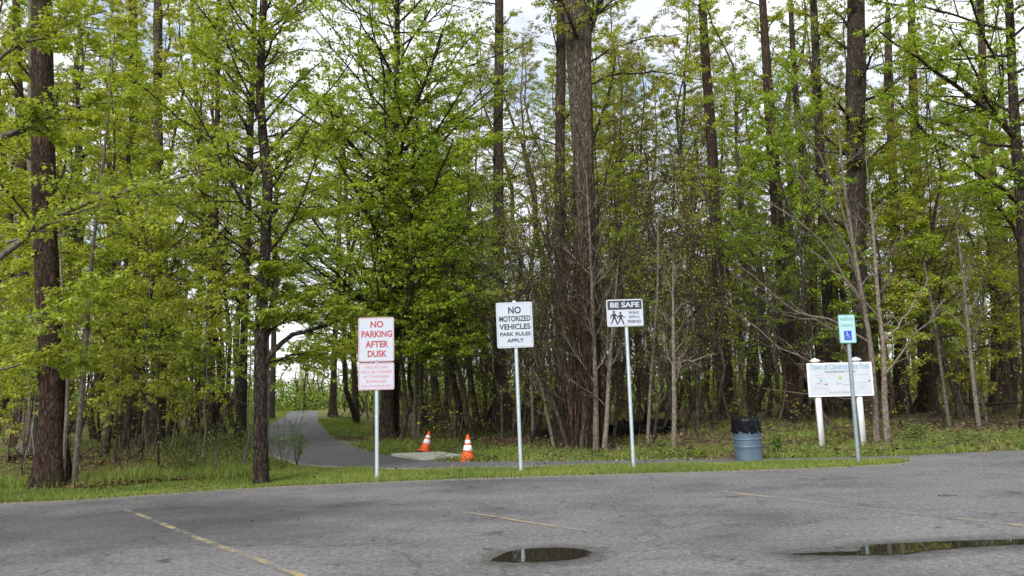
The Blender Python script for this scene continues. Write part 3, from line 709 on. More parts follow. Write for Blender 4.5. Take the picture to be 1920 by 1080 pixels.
text('Town of Clarence Bike Trail', 0, .375 * h, .90 * w, .17 * h, M['ink_teal'], q, y, bold=.004); text('WATERFORD TRAIL', .01, .225 * h, .48 * w, .055 * h, M['ink_navy'], q, y, bold=.02)
text('TOWN OF CLARENCE', -.02, -.385 * h, .34 * w, .05 * h, M['ink_grey'], q, y, bold=.01)
strokes('map_route', [[(-.40 * w, -.13 * h), (-.33 * w, -.10 * h), (-.24 * w, -.15 * h), (-.20 * w, -.11 * h)], [(-.02 * w, -.10 * h), (.06 * w, -.17 * h), (.14 * w, -.16 * h), (.22 * w, -.11 * h)]], .012, M['ink_pink'], q, y)
strokes('map_street', [[(-.40 * w, .12 * h), (-.26 * w, .15 * h)], [(-.36 * w, .06 * h), (-.24 * w, .04 * h)], [(-.42 * w, -.24 * h), (-.2 * w, -.26 * h)], [(.20 * w, .13 * h), (.42 * w, .13 * h), (.43 * w, .22 * h)], [(.22 * w, -.12 * h), (.44 * w, -.10 * h)], [(-.23 * w, -.05 * h), (-.22 * w, -.2 * h)], [(-.06 * w, -.05 * h), (-.055 * w, -.2 * h)], [(.26 * w, -.2 * h), (.38 * w, -.2 * h)], [(.26 * w, -.25 * h), (.38 * w, -.25 * h)], [(.28 * w, -.3 * h), (.36 * w, -.3 * h)]], .007, M['ink_grey'], q, y)
polys('map_park', [disc(0, .04 * h, .028 * w)], M['ink_park'], q, y); polys('map_marker', [disc(.445 * w, -.06 * h, .016 * w, 4), disc(-.215 * w, -.14 * h, .011 * w, 6), disc(-.04 * w, -.13 * h, .011 * w, 6)], M['ink_blue'], q, y)
polys('map_water', [disc(-.30 * w, -.03 * h, .02 * w, 9)], M['ink_green'], q, y)

# ---------------------------------------------------------------- barrel with bag
b = gnd(1404, 863); sc = F / (b[1] * .99); R_ = 25.3 / sc * 1.0; Hh = 76 / sc
r_ = empty('litter_barrel', b, 'blue grey steel drum litter bin lined with a black plastic bag', 'litter bin')
prof = [(0, .97), (.02, 1.0), (.04, .985), (.30, .985), (.325, .99), (.335, 1.008), (.345, 1.012), (.355, 1.008), (.365, .99), (.39, .985), (.66, .985), (.685, .99), (.695, 1.008), (.705, 1.012), (.715, 1.008), (.725, .99), (.75, .985), (.97, .985), (.98, 1.02), (1.0, 1.02), (1.0, .97)]
Hb = Hh * .97; P = np.array([[(0, 0, z * Hb) for z, _ in prof]]); RR = np.array([[k * R_ for _, k in prof]])
drum = mk('drum', *tube(P, RR, 40), M['drum'], r_, True)
k_ = [(z, k) for z, k in prof if .33 < z < .37]
mk('hoop', *tube(np.array([[(0, 0, .535 * Hb + d) for d in (-.012, -.006, .006, .012)]]), np.array([[R_ * .99, R_ * 1.045, R_ * 1.045, R_ * .99]]), 40), M['drumtop'], drum, True)
ns, nk = 72, 12; th = np.arange(ns) / ns * 6.2832; V = []
for k in range(nk):   # bag skirt folded over the rim, then the slack inside
    t = k / (nk - 1); z = Hh * (.67 + .36 * t) if t < .9 else Hh * (1.03 - .3 * (t - .9)); fold = .008 * np.sin(9 * th + 3 * t) + .006 * np.sin(17 * th + 1 + 5 * t) + .003 * rng.normal(0, 1, ns)
    rad = R_ * (1.035 + .012 * math.sin(t * 3)) + fold * (1 - .5 * t) if t < .95 else R_ * .80 + fold
    zz = z + (.012 * np.sin(5 * th) + .007 * np.sin(13 * th) + .003 * rng.normal(0, 1, ns)) * (1 if k in (0, nk - 2) else .3)
    V.append(np.c_[rad * np.cos(th), rad * np.sin(th), zz])
V.append(np.c_[.5 * R_ * np.cos(th), .5 * R_ * np.sin(th), np.full(ns, Hh * .8)]); V.append(np.c_[.02 * np.cos(th), .02 * np.sin(th), np.full(ns, Hh * .78)])
K_ = len(V); i = np.arange(ns); Fc = np.concatenate([np.stack([k * ns + i, k * ns + (i + 1) % ns, (k + 1) * ns + (i + 1) % ns, (k + 1) * ns + i], 1) for k in range(K_ - 1)])
tag(mk('bin_bag', np.concatenate(V), Fc, M['bag'], r_, True))

# ---------------------------------------------------------------- cones
def cone(base, top, label, tilt=0):
    b = gnd(*base); 
    if label.startswith('left'): b[2] = .05
    t = aty(top[0], top[1], b[1]); H = np.linalg.norm(t - b)
    r_ = empty('traffic_cone', b, label.replace('left ', ''), 'traffic cone', 'orange traffic cones by the concrete pad'); r_.rotation_euler = (0, math.atan2(t[0] - b[0], t[2] - b[2]), .3)
    w = .16 * H / .46
    P = rrect(2 * w, 2 * w, .03); V = [(x, y, 0) for x, y in P] + [(x, y, .022) for x, y in P]; n = len(P)
    pyd('base', V, [list(range(n))[::-1], list(range(n, 2 * n))] + [[i, (i + 1) % n, n + (i + 1) % n, n + i] for i in range(n)], M['conewood'], r_)
    f = lambda z: w * .80 * (1 - z) + .024 * z
    zs = np.array([.045, .25, .50, .75, 1.0]); c = mk('cone_body', *tube(np.array([[(0, 0, z * H) for z in zs] + [(0, 0, H * .985)]]), np.array([[f(z) for z in zs] + [.012]]), 28), M['orange'], r_, True)
    for a, e in ((.40, .60), (.67, .80)):
        mk('reflective_band', *tube(np.array([[(0, 0, z * H) for z in (a, a + .005, e - .005, e)]]), np.array([[f(a) + .0005, f(a) + .004, f(e) + .004, f(e) + .0005]]), 28), M['white_band'], c, True)
cone((796, 850), (805, 809), 'left orange traffic cone with white bands leaning at the back of the concrete pad')
cone((877, 864), (877, 815), 'upright orange traffic cone with two white bands on the path beside the concrete pad')

# ---------------------------------------------------------------- trees picked out in the photograph
SEED = [100]
def tr(label, path, widths, s, bm, lm, Y=None, Htop=None, name='tree', limbs=None, cat='tree', **kw):
    """path: pixels from base upward; widths in px at those points"""
    b = gnd(*path[0]); Yd = b[1] if Y is None else Y
    pts = [aty(px, py, Yd) for px, py in path]; b = pts[0].copy()
    b[2] = float(hgt(b[0], b[1])[0]) if abs(b[2]) < .5 else b[2]
    if b[2] < -.5 or b[2] > .6: b[2] = 0
    pts[0] = b; sc = Yd / F
    R = [w * .92 * sc / 2 for w in widths]
    P = [p - b for p in pts]
    d = P[-1] - P[-2]; d = d / np.linalg.norm(d)
    if Htop and P[-1][2] < Htop:   # goes on above the frame
        n = 4; z0 = P[-1][2]; d = np.array([d[0] * .5, 0, 1.]);
        for k in range(1, n + 1): P.append(P[-1] + d * (Htop - z0) / n); R.append(R[len(widths) - 1] * (1 - .8 * k / n))
    if not Htop: R[-1] = .003
    P = np.array(P); K = 14; cum = np.r_[0, np.cumsum(np.linalg.norm(np.diff(P, axis=0), axis=1))]; t = np.linspace(0, cum[-1], K)
    P = np.stack([np.interp(t, cum, P[:, i]) for i in range(3)], 1); R = np.interp(t, cum, np.array(R))
    if limbs:
        limbs = [([aty(px, py, Yd + dy) - b for px, py, dy in lp], w * sc / 2, ls) for lp, w, ls in limbs]
    SEED[0] += 1
    return make_tree(name, b, P, R, s, bm, lm, label, cat, None, SEED[0], limbs, **kw)
def mod(s, **k): d = dict(s); d.update(k); return d
NEAR = mod(MAPLE, lob=True)
LT = mod(TALL, n1=22, t0=.22, len=2.2, rmax=.03, nodes=3, per=5, keep=.75, size=.085)      # tall trunk with a thin covering of twigs
LIMB = dict(n2=11, n3=6, ll=.40, nodes=3, per=5, size=.085)
tr('thick reddish brown trunk at the grass edge, leftmost large tree', [(98, 918), (100, 760), (88, 500), (82, 250), (78, 0)], [52, 44, 44, 44, 40], LT, 'bark_red', 'leaf_lime', Htop=17, sides=22, flare=.45)
tr('grey furrowed trunk just behind the thick reddish trunk', [(58, 850), (66, 700), (66, 540), (60, 300), (58, 0)], [34, 26, 20, 15, 10], LT, 'bark_grey', 'leaf_lime', Htop=14)
tr('dark reddish trunk left of the grey furrowed trunk', [(34, 845), (45, 740), (48, 600), (40, 300), (30, 0)], [24, 20, 20, 18, 14], LT, 'bark_red', 'leaf_lime', Htop=15)
tr('slender pale sapling leaning right at the grass edge beside the reddish trunk', [(138, 916), (150, 780), (163, 620), (172, 480), (200, 250), (215, 60)], [11, 10, 9, 7, 5, 3], mod(NEAR, n1=12, len=1.5, n2=5, n3=3, t0=.25, rmax=.015), 'bark_grey', 'leaf_lime', Htop=8, flare=.2)
tr('thin grey stem hugging the right side of the reddish trunk', [(116, 918), (124, 800), (128, 690), (118, 560), (110, 400)], [8, 8, 6, 5, 3], mod(NEAR, n1=8, len=1.2, n2=4, n3=3, t0=.3, rmax=.012), 'bark_grey', 'leaf_lime', flare=.2)
tr('dark straight trunk with mossy bark left of the mossy brown one', [(246, 822), (250, 600), (252, 400), (250, 200), (250, 0)], [26, 20, 19, 19, 18], LT, 'bark_dark', 'leaf_olive', Htop=18)
tr('mossy brown straight trunk in the middle of the left wood', [(290, 846), (294, 700), (298, 400), (296, 200), (296, 0)], [32, 24, 20, 18, 17], LT, 'bark_mid', 'leaf_lime', Htop=19)
tr('thin dark straight tree right of the mossy brown trunk', [(370, 818), (372, 600), (384, 400), (368, 200), (360, 0)], [13, 12, 10, 9, 8], mod(TALL, n1=30, t0=.2, len=2.6, rmax=.03), 'bark_dark', 'leaf_lime', Htop=14)
tr('dark narrow trunk a little left of the path bend', [(396, 826), (398, 600), (404, 400), (408, 200), (410, 0)], [15, 12, 11, 10, 9], mod(TALL, n1=30, t0=.2, len=2.6, rmax=.03), 'bark_dark', 'leaf_lime', Htop=15)
tr('twisting dark tree with a broken knob where the path meets the grass', [(489, 908), (487, 760), (488, 620), (497, 480), (503, 340), (488, 210), (487, 110), (497, 0)], [27, 24, 24, 21, 21, 18, 15, 13], mod(NEAR, n1=36, t0=.30, t1=.99, len=2.9, tp=.2, up1=.06, rmax=.03, keep=.55, a1=58, size=.08), 'bark_dark', 'leaf_lime', Htop=12, sides=18, flare=.25,
   limbs=[([(492, 690, 0), (520, 645, 0), (556, 628, .4), (600, 612, .9), (650, 596, 1.3), (690, 590, 1.6)], 12, mod(LIMB, t2=.45, ll=.4)),
          ([(492, 640, 0), (530, 600, .3), (570, 590, .6), (640, 560, 1.0)], 8, mod(LIMB)),
          ([(503, 300, 0), (540, 282, .1), (582, 268, .2), (640, 240, .4)], 11, mod(LIMB, t2=.35)),
          ([(500, 320, 0), (475, 325, -.1), (430, 322, -.2), (380, 290, -.3)], 5, mod(LIMB, n2=8)),
          ([(500, 380, 0), (550, 388, -.3), (640, 392, .8)], 5, mod(LIMB)),
          ([(497, 520, 0), (440, 522, -.3), (400, 520, -.5)], 5, mod(LIMB, n2=8)),
          ([(492, 120, 0), (530, 40, .2), (556, -10, .3)], 6, mod(LIMB, n2=8)),
          ([(489, 215, 0), (476, 196, -.05), (466, 190, -.1)], 15, dict(n2=2, n3=2, ll=.3, per=0)),
          ([(490, 690, 0), (540, 668, .8), (600, 665, 1.6), (660, 655, 2.4)], 5, mod(LIMB, n2=16, n3=7, ll=.42)), ([(490, 560, 0), (560, 560, .8), (640, 575, 1.6)], 5, mod(LIMB, n2=14, n3=7, ll=.4))])
tr('pale grey stem grown against the right of the twisting dark tree', [(497, 906), (498, 800), (501, 700), (500, 630), (510, 560), (528, 480)], [14, 13, 12, 9, 7, 4], mod(NEAR, n1=9, t0=.6, len=1.3, rmax=.015), 'bark_grey', 'leaf_lime', flare=.2)
tr('dark tree on the lawn inside the path bend', [(624, 781), (626, 700), (628, 640), (634, 500), (640, 250)], [15, 12, 11, 10, 8], mod(MAPLE, n1=40, t0=.1, len=7, size=.16, tp=.3), 'bark_dark', 'leaf_lime', Htop=24)
DENSE = mod(MAPLE, n1=70, len=6.6, t0=.10, tp=.35, a1=58, n2=9, n3=5, nodes=3, per=6, size=.10, keep=.72, rmax=.06)
tr('tall leafy tree standing just left of the path bend', [(452, 822), (456, 700), (462, 500), (470, 250), (478, 0)], [20, 16, 14, 12, 10], mod(MAPLE, n1=46, t0=.25, len=5.2, tp=.2, size=.1, keep=.6), 'bark_dark', 'leaf_lime', Htop=17)
tr('far leafy tree on the left verge where the path fades out', [(508, 789), (512, 700), (516, 500), (520, 250)], [13, 11, 9, 7], mod(MAPLE, n1=46, t0=.3, len=6.5, tp=.2, size=.13, keep=.6), 'bark_mid', 'leaf_lime', Htop=20)
tr('second leafy tree on the lawn inside the path bend', [(668, 790), (664, 700), (656, 500), (640, 200)], [13, 11, 9, 7], mod(MAPLE, n1=50, t0=.22, len=7, tp=.2, size=.13, keep=.6), 'bark_dark', 'leaf_green', Htop=21)
tr('broad maple with vivid green crown right behind the no parking sign', [(729, 829), (728, 700), (735, 500), (742, 250), (745, 0)], [28, 24, 20, 15, 11], DENSE, 'bark_dark', 'leaf_green', Htop=17, sides=16,
   limbs=[([(732, 620, 0), (790, 600, -2), (860, 560, -4), (910, 540, -5)], 9, mod(LIMB, n2=18, n3=8, ll=.34, size=.10)), ([(732, 560, 0), (780, 500, -2), (840, 460, -4), (880, 420, -5)], 9, mod(LIMB, n2=18, n3=8, ll=.36, size=.10)),
          ([(730, 680, 0), (780, 660, -1.5), (830, 650, -3), (890, 640, -4)], 8, mod(LIMB, n2=18, n3=8, ll=.34, size=.10)), ([(734, 600, 0), (680, 560, -2), (620, 500, -4), (570, 460, -5)], 9, mod(LIMB, n2=18, n3=8, ll=.34, size=.10)),
          ([(734, 480, 0), (770, 400, -2), (820, 340, -4), (850, 260, -5)], 9, mod(LIMB, n2=18, n3=8, ll=.36, size=.10)), ([(736, 420, 0), (700, 320, -2), (640, 250, -4), (600, 180, -5)], 9, mod(LIMB, n2=18, n3=8, ll=.36, size=.10)),
          ([(732, 660, 0), (680, 640, -2), (620, 650, -4), (570, 660, -5)], 8, mod(LIMB, n2=18, n3=8, ll=.30, size=.10)), ([(736, 360, 0), (760, 240, -2), (800, 150, -4), (830, 60, -5)], 9, mod(LIMB, n2=18, n3=8, ll=.36, size=.10))])
tr('slim dark trunk close to the right of the vivid green maple', [(744, 828), (742, 740), (745, 600), (765, 400), (790, 150)], [12, 11, 10, 8, 6], mod(MAPLE, n1=26, len=3.4, t0=.18), 'bark_dark', 'leaf_green', Htop=12)
tr('pale thin sapling behind the leaning cone', [(776, 826), (779, 740), (783, 640), (786, 500), (780, 300)], [9, 8, 7, 5, 3], mod(MAPLE, n1=24, len=3.4, t0=.25), 'bark_pale', 'leaf_lime', flare=.2, limbs=[([(780, 690, 0), (830, 650, -1), (890, 640, -2)], 4, mod(LIMB, n2=14, n3=7)), ([(782, 640, 0), (840, 590, -1), (900, 560, -1.5)], 4, mod(LIMB, n2=14, n3=7))])
tr('second pale sapling just right of the one behind the leaning cone', [(785, 826), (788, 740), (794, 640), (806, 500), (820, 320)], [9, 8, 7, 5, 3], mod(MAPLE, n1=16, len=2.2, t0=.25), 'bark_grey', 'leaf_green', flare=.2)
tr('thin black trunk in the gap between the two traffic cones', [(838, 800), (836, 700), (834, 600), (840, 450), (846, 300)], [9, 8, 7, 6, 4], mod(MAPLE, n1=22, len=3, t0=.3), 'bark_dark', 'leaf_olive', Htop=13)
tr('very straight grey green trunk rising behind the motorized vehicles sign', [(942, 818), (938, 700), (934, 540), (934, 300), (936, 100), (936, 0)], [36, 27, 24, 21, 19, 18], mod(LT, n1=26, keep=.5), 'bark_mid', 'leaf_olive', Htop=21, sides=18, flare=.6)
vt = tr('very thick dark trunk wrapped in hanging reddish vines, tallest in the middle', [(1100, 850), (1102, 740), (1104, 600), (1098, 420), (1090, 200), (1083, 0)], [46, 32, 32, 38, 48, 54], mod(LT, t0=.5, n1=24, len=3.4, rmax=.07), 'bark_mid', 'leaf_olive', Htop=20, sides=26, flare=.4, rough=.08,
   limbs=[([(1096, 75, 0), (1112, 40, -.1), (1125, 0, -.1), (1150, -60, 0)], 18, dict(n2=8, n3=5, ll=.5, per=4, size=.09, nodes=2)),
          ([(1100, 120, 0), (1140, 90, -.3), (1200, 75, -.6), (1290, 60, -.8)], 5, dict(n2=9, n3=6, ll=.35, per=4, size=.09, nodes=2)),
          ([(1100, 160, 0), (1150, 140, .3), (1240, 135, .5), (1340, 150, .8)], 5, dict(n2=9, n3=6, ll=.35, per=4, size=.09, nodes=2))])
# vines on the thick trunk
n = 60; Bv = gnd(1100, 850); az = rng.uniform(0, 6.28, n); rr0 = rng.uniform(.24, .42, n)
S0 = np.stack([rr0 * np.cos(az), rr0 * np.sin(az) , np.zeros(n)], 1) + [.0, 0, 0]
q = curve(S0, np.stack([rng.normal(0, .03, n), rng.normal(0, .03, n), np.ones(n)], 1), rng.uniform(3, 9, n), 14, .045, .02)
rr = rng.uniform(.008, .022, (n, 1)) * np.linspace(1, .5, 14)[None]
A = Acc(); A.add(*tube(q, rr, 4)); P2, R2 = spawn(q, rr, 9, .15, 1, 28, .22, 4, .12, .0, False, .5); A.add(*tube(P2, R2, 3)); P3, R3 = spawn(P2, R2, 4, .15, 1, 30, .5, 3, .12, 0, False, .7); A.add(*tube(P3, R3, 3))
tag(A.mesh('vines', M['bark_red'], vt), kind='stuff')
tr('dark companion trunk touching the left of the thick vine-wrapped trunk', [(1054, 838), (1052, 700), (1048, 520), (1050, 300), (1052, 100), (1052, 0)], [32, 23, 21, 21, 20, 18], mod(LT, n1=16), 'bark_dark', 'leaf_olive', Htop=19, sides=16)
BR = mod(BARE, rmax=.016)
tr('bare pale sapling right in front of the thick vine-wrapped trunk', [(1118, 852), (1117, 740), (1113, 620), (1106, 450), (1098, 300)], [13, 11, 8, 5, 3], mod(BR, n1=22, t0=.22, len=1.7), 'bark_pale', 'leaf_olive', flare=.15)
tr('second bare pale sapling, slanting, left of the be safe sign post', [(1133, 852), (1138, 780), (1142, 690), (1150, 600), (1160, 480)], [10, 9, 7, 5, 3], mod(BR, n1=16, t0=.22, len=1.3), 'bark_pale', 'leaf_olive', flare=.15)
tr('lone pale sapling with one long side branch right of the be safe sign', [(1264, 850), (1264, 760), (1263, 680), (1262, 590), (1262, 480)], [10, 9, 8, 6, 3], mod(BR, n1=16, t0=.3, len=1.3), 'bark_pale', 'leaf_olive', flare=.15, limbs=[([(1263, 682, 0), (1300, 678, -.1), (1345, 664, -.2)], 4, dict(n2=5, n3=3, ll=.3, per=0))])
for k, (bx, by, tx, ty, w, side) in enumerate([(1078, 850, 1020, 330, 10, 'left of the thick trunk'), (1090, 848, 1075, 260, 9, ''), (1066, 846, 905, 300, 8, ''), (1040, 846, 935, 420, 7, ''), (1150, 846, 1195, 240, 8, ''), (1215, 842, 1235, 260, 8, ''), (1225, 842, 1300, 350, 7, ''), (1000, 838, 985, 300, 7, ''), (1310, 838, 1300, 330, 7, '')]):
    lab = ['bare grey understory tree fanning up left of the thick vine-wrapped trunk', 'bare grey stem rising straight against the thick vine-wrapped trunk', 'bare grey tree sweeping far left behind the motorized vehicles sign', 'low bare bush-like tree right of the motorized vehicles post', 'bare twiggy tree rising right behind the be safe sign', 'bare twiggy upright tree over the dark log pile', 'bare twiggy tree leaning right over the dark log pile', 'bare upright tree beside the straight trunk and motorized vehicles post', 'bare twiggy tree left of the reddish trunk near the barrel'][k]
    m_ = (bx + tx) / 2 + (8 if k % 2 else -8)
    tr(lab, [(bx, by), ((bx * 3 + tx) / 4, by - 130), (m_, (by + ty) / 2), (tx, ty)], [w, w * .8, w * .6, w * .3], mod(BR, n1=20, t0=.12, len=2.1, n2=8, n3=7, per=2, nodes=1, size=.05, keep=.35), 'bark_grey' if k % 2 else 'bark_mid', 'leaf_olive', flare=.15, sides=8, limbs={0: [([(1062, 760, 0), (1010, 640, -.3), (930, 520, -.8), (850, 440, -1.2)], 5, dict(n2=16, n3=6, ll=.3, per=0)), ([(1055, 700, 0), (1010, 560, -.3), (960, 440, -.6), (900, 330, -1)], 5, dict(n2=16, n3=6, ll=.3, per=0))], 2: [([(1030, 740, 0), (960, 620, -.4), (900, 560, -.8), (830, 530, -1)], 5, dict(n2=14, n3=6, ll=.3, per=0))], 6: [([(1235, 760, 0), (1290, 660, -.3), (1350, 560, -.6), (1420, 500, -1)], 4, dict(n2=14, n3=6, ll=.3, per=0))]}.get(k))
tr('tall reddish brown trunk curving up just left of the barrel', [(1363, 788), (1356, 660), (1346, 500), (1334, 260), (1322, 100), (1316, 0)], [30, 27, 24, 21, 18, 16], mod(LT, n1=24, keep=.5), 'bark_red', 'leaf_olive', Htop=22, sides=18)
tr('dark reddish trunk between the barrel and the map board', [(1490, 800), (1480, 680), (1466, 520), (1450, 300), (1436, 100), (1430, 0)], [36, 28, 26, 24, 18, 16], mod(LT, n1=26, len=3), 'bark_red', 'leaf_lime', Htop=20, sides=16)
tr('slim dark trunk behind the left post of the map board', [(1548, 790), (1530, 600), (1510, 400), (1490, 150), (1482, 0)], [18, 15, 14, 12, 10], mod(LT, n1=26, len=3), 'bark_dark', 'leaf_lime', Htop=17)
tr('dark trunk rising behind the middle of the map board', [(1570, 800), (1558, 650), (1545, 450), (1535, 250), (1525, 0)], [24, 21, 20, 18, 15], mod(LT, n1=26, len=3), 'bark_dark', 'leaf_lime', Htop=18)
tr('massive dark trunk above the right half of the map board', [(1632, 802), (1622, 680), (1608, 500), (1604, 250), (1606, 100), (1606, 0)], [46, 36, 32, 38, 37, 35], mod(LT, n1=30, len=3.6, rmax=.07, t0=.3), 'bark_dark', 'leaf_lime', Htop=21, sides=20)
PALE = [([(1610, 690, 0), (1540, 600, -.3), (1470, 590, -.7), (1360, 500, -1.2)], 5, dict(n2=12, n3=5, ll=.25, per=0)), ([(1604, 480, 0), (1560, 330, -.5), (1500, 240, -.9), (1440, 150, -1.2)], 5, dict(n2=12, n3=5, ll=.25, per=0)), ([(1630, 700, 0), (1540, 690, .5), (1450, 640, .8), (1340, 560, 1)], 4, dict(n2=12, n3=5, ll=.25, per=0)), ([(1612, 560, 0), (1560, 470, -.5), (1480, 400, -1.0), (1350, 330, -1.6)], 6, dict(n2=9, n3=4, ll=.22, per=0)), ([(1606, 520, 0), (1560, 420, -.4), (1500, 330, -.8), (1450, 240, -1)], 5, dict(n2=9, n3=4, ll=.22, per=0)), ([(1626, 640, 0), (1560, 600, -.6), (1480, 580, -1.1), (1390, 500, -1.4)], 5, dict(n2=9, n3=4, ll=.22, per=0)), ([(1640, 750, 0), (1590, 745, .3), (1520, 735, .5), (1430, 728, .4)], 4, dict(n2=6, n3=3, ll=.2, per=0))]
tr('pale smooth sapling with long bare branches sweeping left over the map board', [(1645, 838), (1640, 740), (1632, 640), (1606, 500), (1580, 330), (1562, 120)], [13, 12, 10, 9, 6, 3], mod(BR, n1=14, t0=.35, len=1.5), 'bark_pale', 'leaf_lime', flare=.15, limbs=PALE)
tr('pale forked sapling nearest the right edge of the map board', [(1665, 838), (1658, 760), (1657, 660), (1646, 560), (1636, 420), (1622, 280)], [13, 12, 9, 8, 6, 3], mod(BR, n1=12, t0=.35, len=1.4), 'bark_pale', 'leaf_lime', flare=.15,
   limbs=[([(1660, 700, 0), (1690, 660, -.1), (1730, 620, -.2), (1770, 560, -.3)], 5, dict(n2=7, n3=4, ll=.3, per=0)), ([(1655, 640, 0), (1700, 590, .1), (1740, 520, .2)], 4, dict(n2=7, n3=4, ll=.3, per=0)), ([(1650, 600, 0), (1600, 540, -.3), (1520, 470, -.6)], 4, dict(n2=7, n3=4, ll=.25, per=0))])
tr('dark leaning trunk deep behind the forked pale sapling', [(1690, 778), (1688, 640), (1680, 450), (1668, 200), (1664, 0)], [30, 22, 18, 16, 14], mod(LT, n1=26, len=3), 'bark_dark', 'leaf_lime', Htop=20)
tr('dark trunk a little right of the forked pale sapling', [(1738, 775), (1730, 600), (1722, 400), (1712, 150), (1708, 0)], [28, 22, 19, 17, 15], mod(LT, n1=26, len=3.2), 'bark_dark', 'leaf_olive', Htop=19)
tr('pale crooked sapling right of the fallen branches', [(1838, 822), (1828, 740), (1818, 650), (1806, 520), (1790, 400)], [8, 8, 7, 5, 3], mod(BR, n1=14, t0=.3, len=1.4), 'bark_pale', 'leaf_lime', flare=.15)
tr('thin grey sapling leaning left over the fallen branches', [(1782, 812), (1768, 720), (1756, 620), (1730, 480), (1716, 380)], [7, 6, 6, 4, 3], mod(MAPLE, n1=12, t0=.3, len=1.4), 'bark_grey', 'leaf_lime', flare=.15)
tr('straight reddish trunk standing before the bright gap at right', [(1884, 770), (1874, 600), (1858, 440), (1846, 250), (1838, 0)], [26, 22, 19, 17, 14], mod(LT, n1=20, len=2.6), 'bark_red', 'leaf_green', Htop=19)
tr('big maple with deep green leaves filling the top right', [(1938, 812), (1925, 600), (1915, 400), (1900, 200), (1892, 0)], [28, 21, 19, 18, 16], mod(DENSE, n1=34, t0=.34, len=5.2, keep=.8), 'bark_dark', 'leaf_green', Htop=18, sides=16,
   limbs=[([(1905, 260, 0), (1840, 200, -.5), (1740, 120, -1), (1650, 60, -1.5)], 12, mod(LIMB, n2=14, n3=8, size=.10, ll=.4)), ([(1910, 380, 0), (1860, 340, -1), (1800, 300, -2)], 8, mod(LIMB, n2=12, n3=7, size=.1, ll=.4)), ([(1910, 450, 0), (1880, 400, -.4), (1850, 360, -.6)], 8, mod(LIMB, n2=9, n3=6, ll=.4))])
# branches that reach in from beyond the left edge
tr('leaning tree beyond the left edge whose grey limbs reach over the wood', [(-150, 960), (-150, 700), (-140, 400), (-120, 100), (-110, -100)], [40, 34, 30, 24, 18], mod(NEAR, n1=10, t0=.3, len=2.6, side=1), 'bark_grey', 'leaf_lime', sides=16,
   limbs=[([(-150, 560, 0), (0, 472, 0), (100, 405, .2), (230, 360, .4), (400, 315, .6)], 16, mod(LIMB, n2=18, n3=8, t2=.3, ll=.38)), ([(-140, 380, 0), (0, 268, .3), (80, 215, .4), (200, 180, .5)], 20, mod(LIMB, n2=16, n3=8, t2=.4, ll=.4)),
          ([(-150, 620, 0), (20, 600, -.2), (130, 570, -.2), (190, 530, -.2)], 8, mod(LIMB, n2=14, n3=7, t2=.3, ll=.34)), ([(-150, 700, 0), (0, 690, .2), (110, 665, .6), (170, 680, .8)], 6, mod(LIMB, n2=12, n3=6, t2=.4, ll=.3)),
          ([(-130, 200, 0), (0, 110, .3), (90, 60, .4), (200, 20, .5)], 10, mod(LIMB, n2=14, n3=8, t2=.4, ll=.4))])

# ---------------------------------------------------------------- the rest of the wood: prototypes copied tree by tree
def proto(name, H, r0, s, bm, lm, seed, K=12, lean=.15, sides=10, flare=.35):
    r = np.random.default_rng(seed); P = straight(H, K, lean, r); R = r0 * np.linspace(1, .06, K)
    o = make_tree(name, (0, 0, 0), P, R, s, bm, lm, 'x', 'tree', None, seed, None, sides=sides, flare=flare)
    return o
def kids(o): return [c for c in bpy.data.objects if c.parent == o]
PM = [proto('tree', 10.5, .075, mod(MAPLE, n1=28), 'bark_mid', 'leaf_lime', 901), proto('tree', 9.0, .06, mod(MAPLE, n1=24, len=2.7), 'bark_grey', 'leaf_lime', 902),
      proto('tree', 12, .09, mod(MAPLE, n1=30, len=3.4), 'bark_dark', 'leaf_olive', 903), proto('tree', 11, .08, mod(MAPLE, n1=30, len=3.2), 'bark_dark', 'leaf_green', 904)]
PT = [proto('tree', 22, .20, mod(TALL), 'bark_dark', 'leaf_lime', 911, lean=.16), proto('tree', 20, .15, mod(TALL, n1=28, len=3.4), 'bark_red', 'leaf_olive', 912, lean=.16),
      proto('tree', 24, .24, mod(TALL, n1=32, t0=.35), 'bark_dark', 'leaf_olive', 913, lean=.16), proto('tree', 17, .11, mod(TALL, t0=.2, len=3), 'bark_mid', 'leaf_lime', 914, lean=.25),
      proto('tree', 19, .14, mod(TALL, n1=44, t0=.22, n2=8, n3=5, keep=.5, size=.075), 'bark_mid', 'leaf_bud', 915, lean=.16)]
PB = [proto('tree', 8.5, .042, mod(BARE, n1=34, n2=9), 'bark_mid', 'leaf_lime', 921, lean=.35), proto('tree', 6.5, .035, mod(BARE, n1=22), 'bark_mid', 'leaf_lime', 922, lean=.4)]
PS = [proto('tree', 5.0, .028, mod(MAPLE, n1=14, len=1.5, n2=5, n3=3, nodes=2, t0=.3, rmax=.012), 'bark_grey', 'leaf_lime', 931, lean=.12, sides=7),
      proto('tree', 3.6, .02, mod(MAPLE, n1=12, len=1.1, n2=4, n3=3, nodes=2, t0=.25, rmax=.01), 'bark_mid', 'leaf_olive', 932, lean=.15, sides=7)]
KIDS = {}
for o in PM + PT + PB + PS: KIDS[o.name] = kids(o)
USED = set()
def place(pr, x, y, sc, rz):
    z = float(hgt(x, y)[0]) - .03
    if pr.name not in USED: USED.add(pr.name); o = pr
    else:
        o = pr.copy(); C.objects.link(o)
        for ch in KIDS[pr.name]:
            c = ch.copy(); c.parent = o; C.objects.link(c)
    o.location = (x, y, z); o.scale = (sc, sc, sc); o.rotation_euler = (0, 0, rz)
    return o
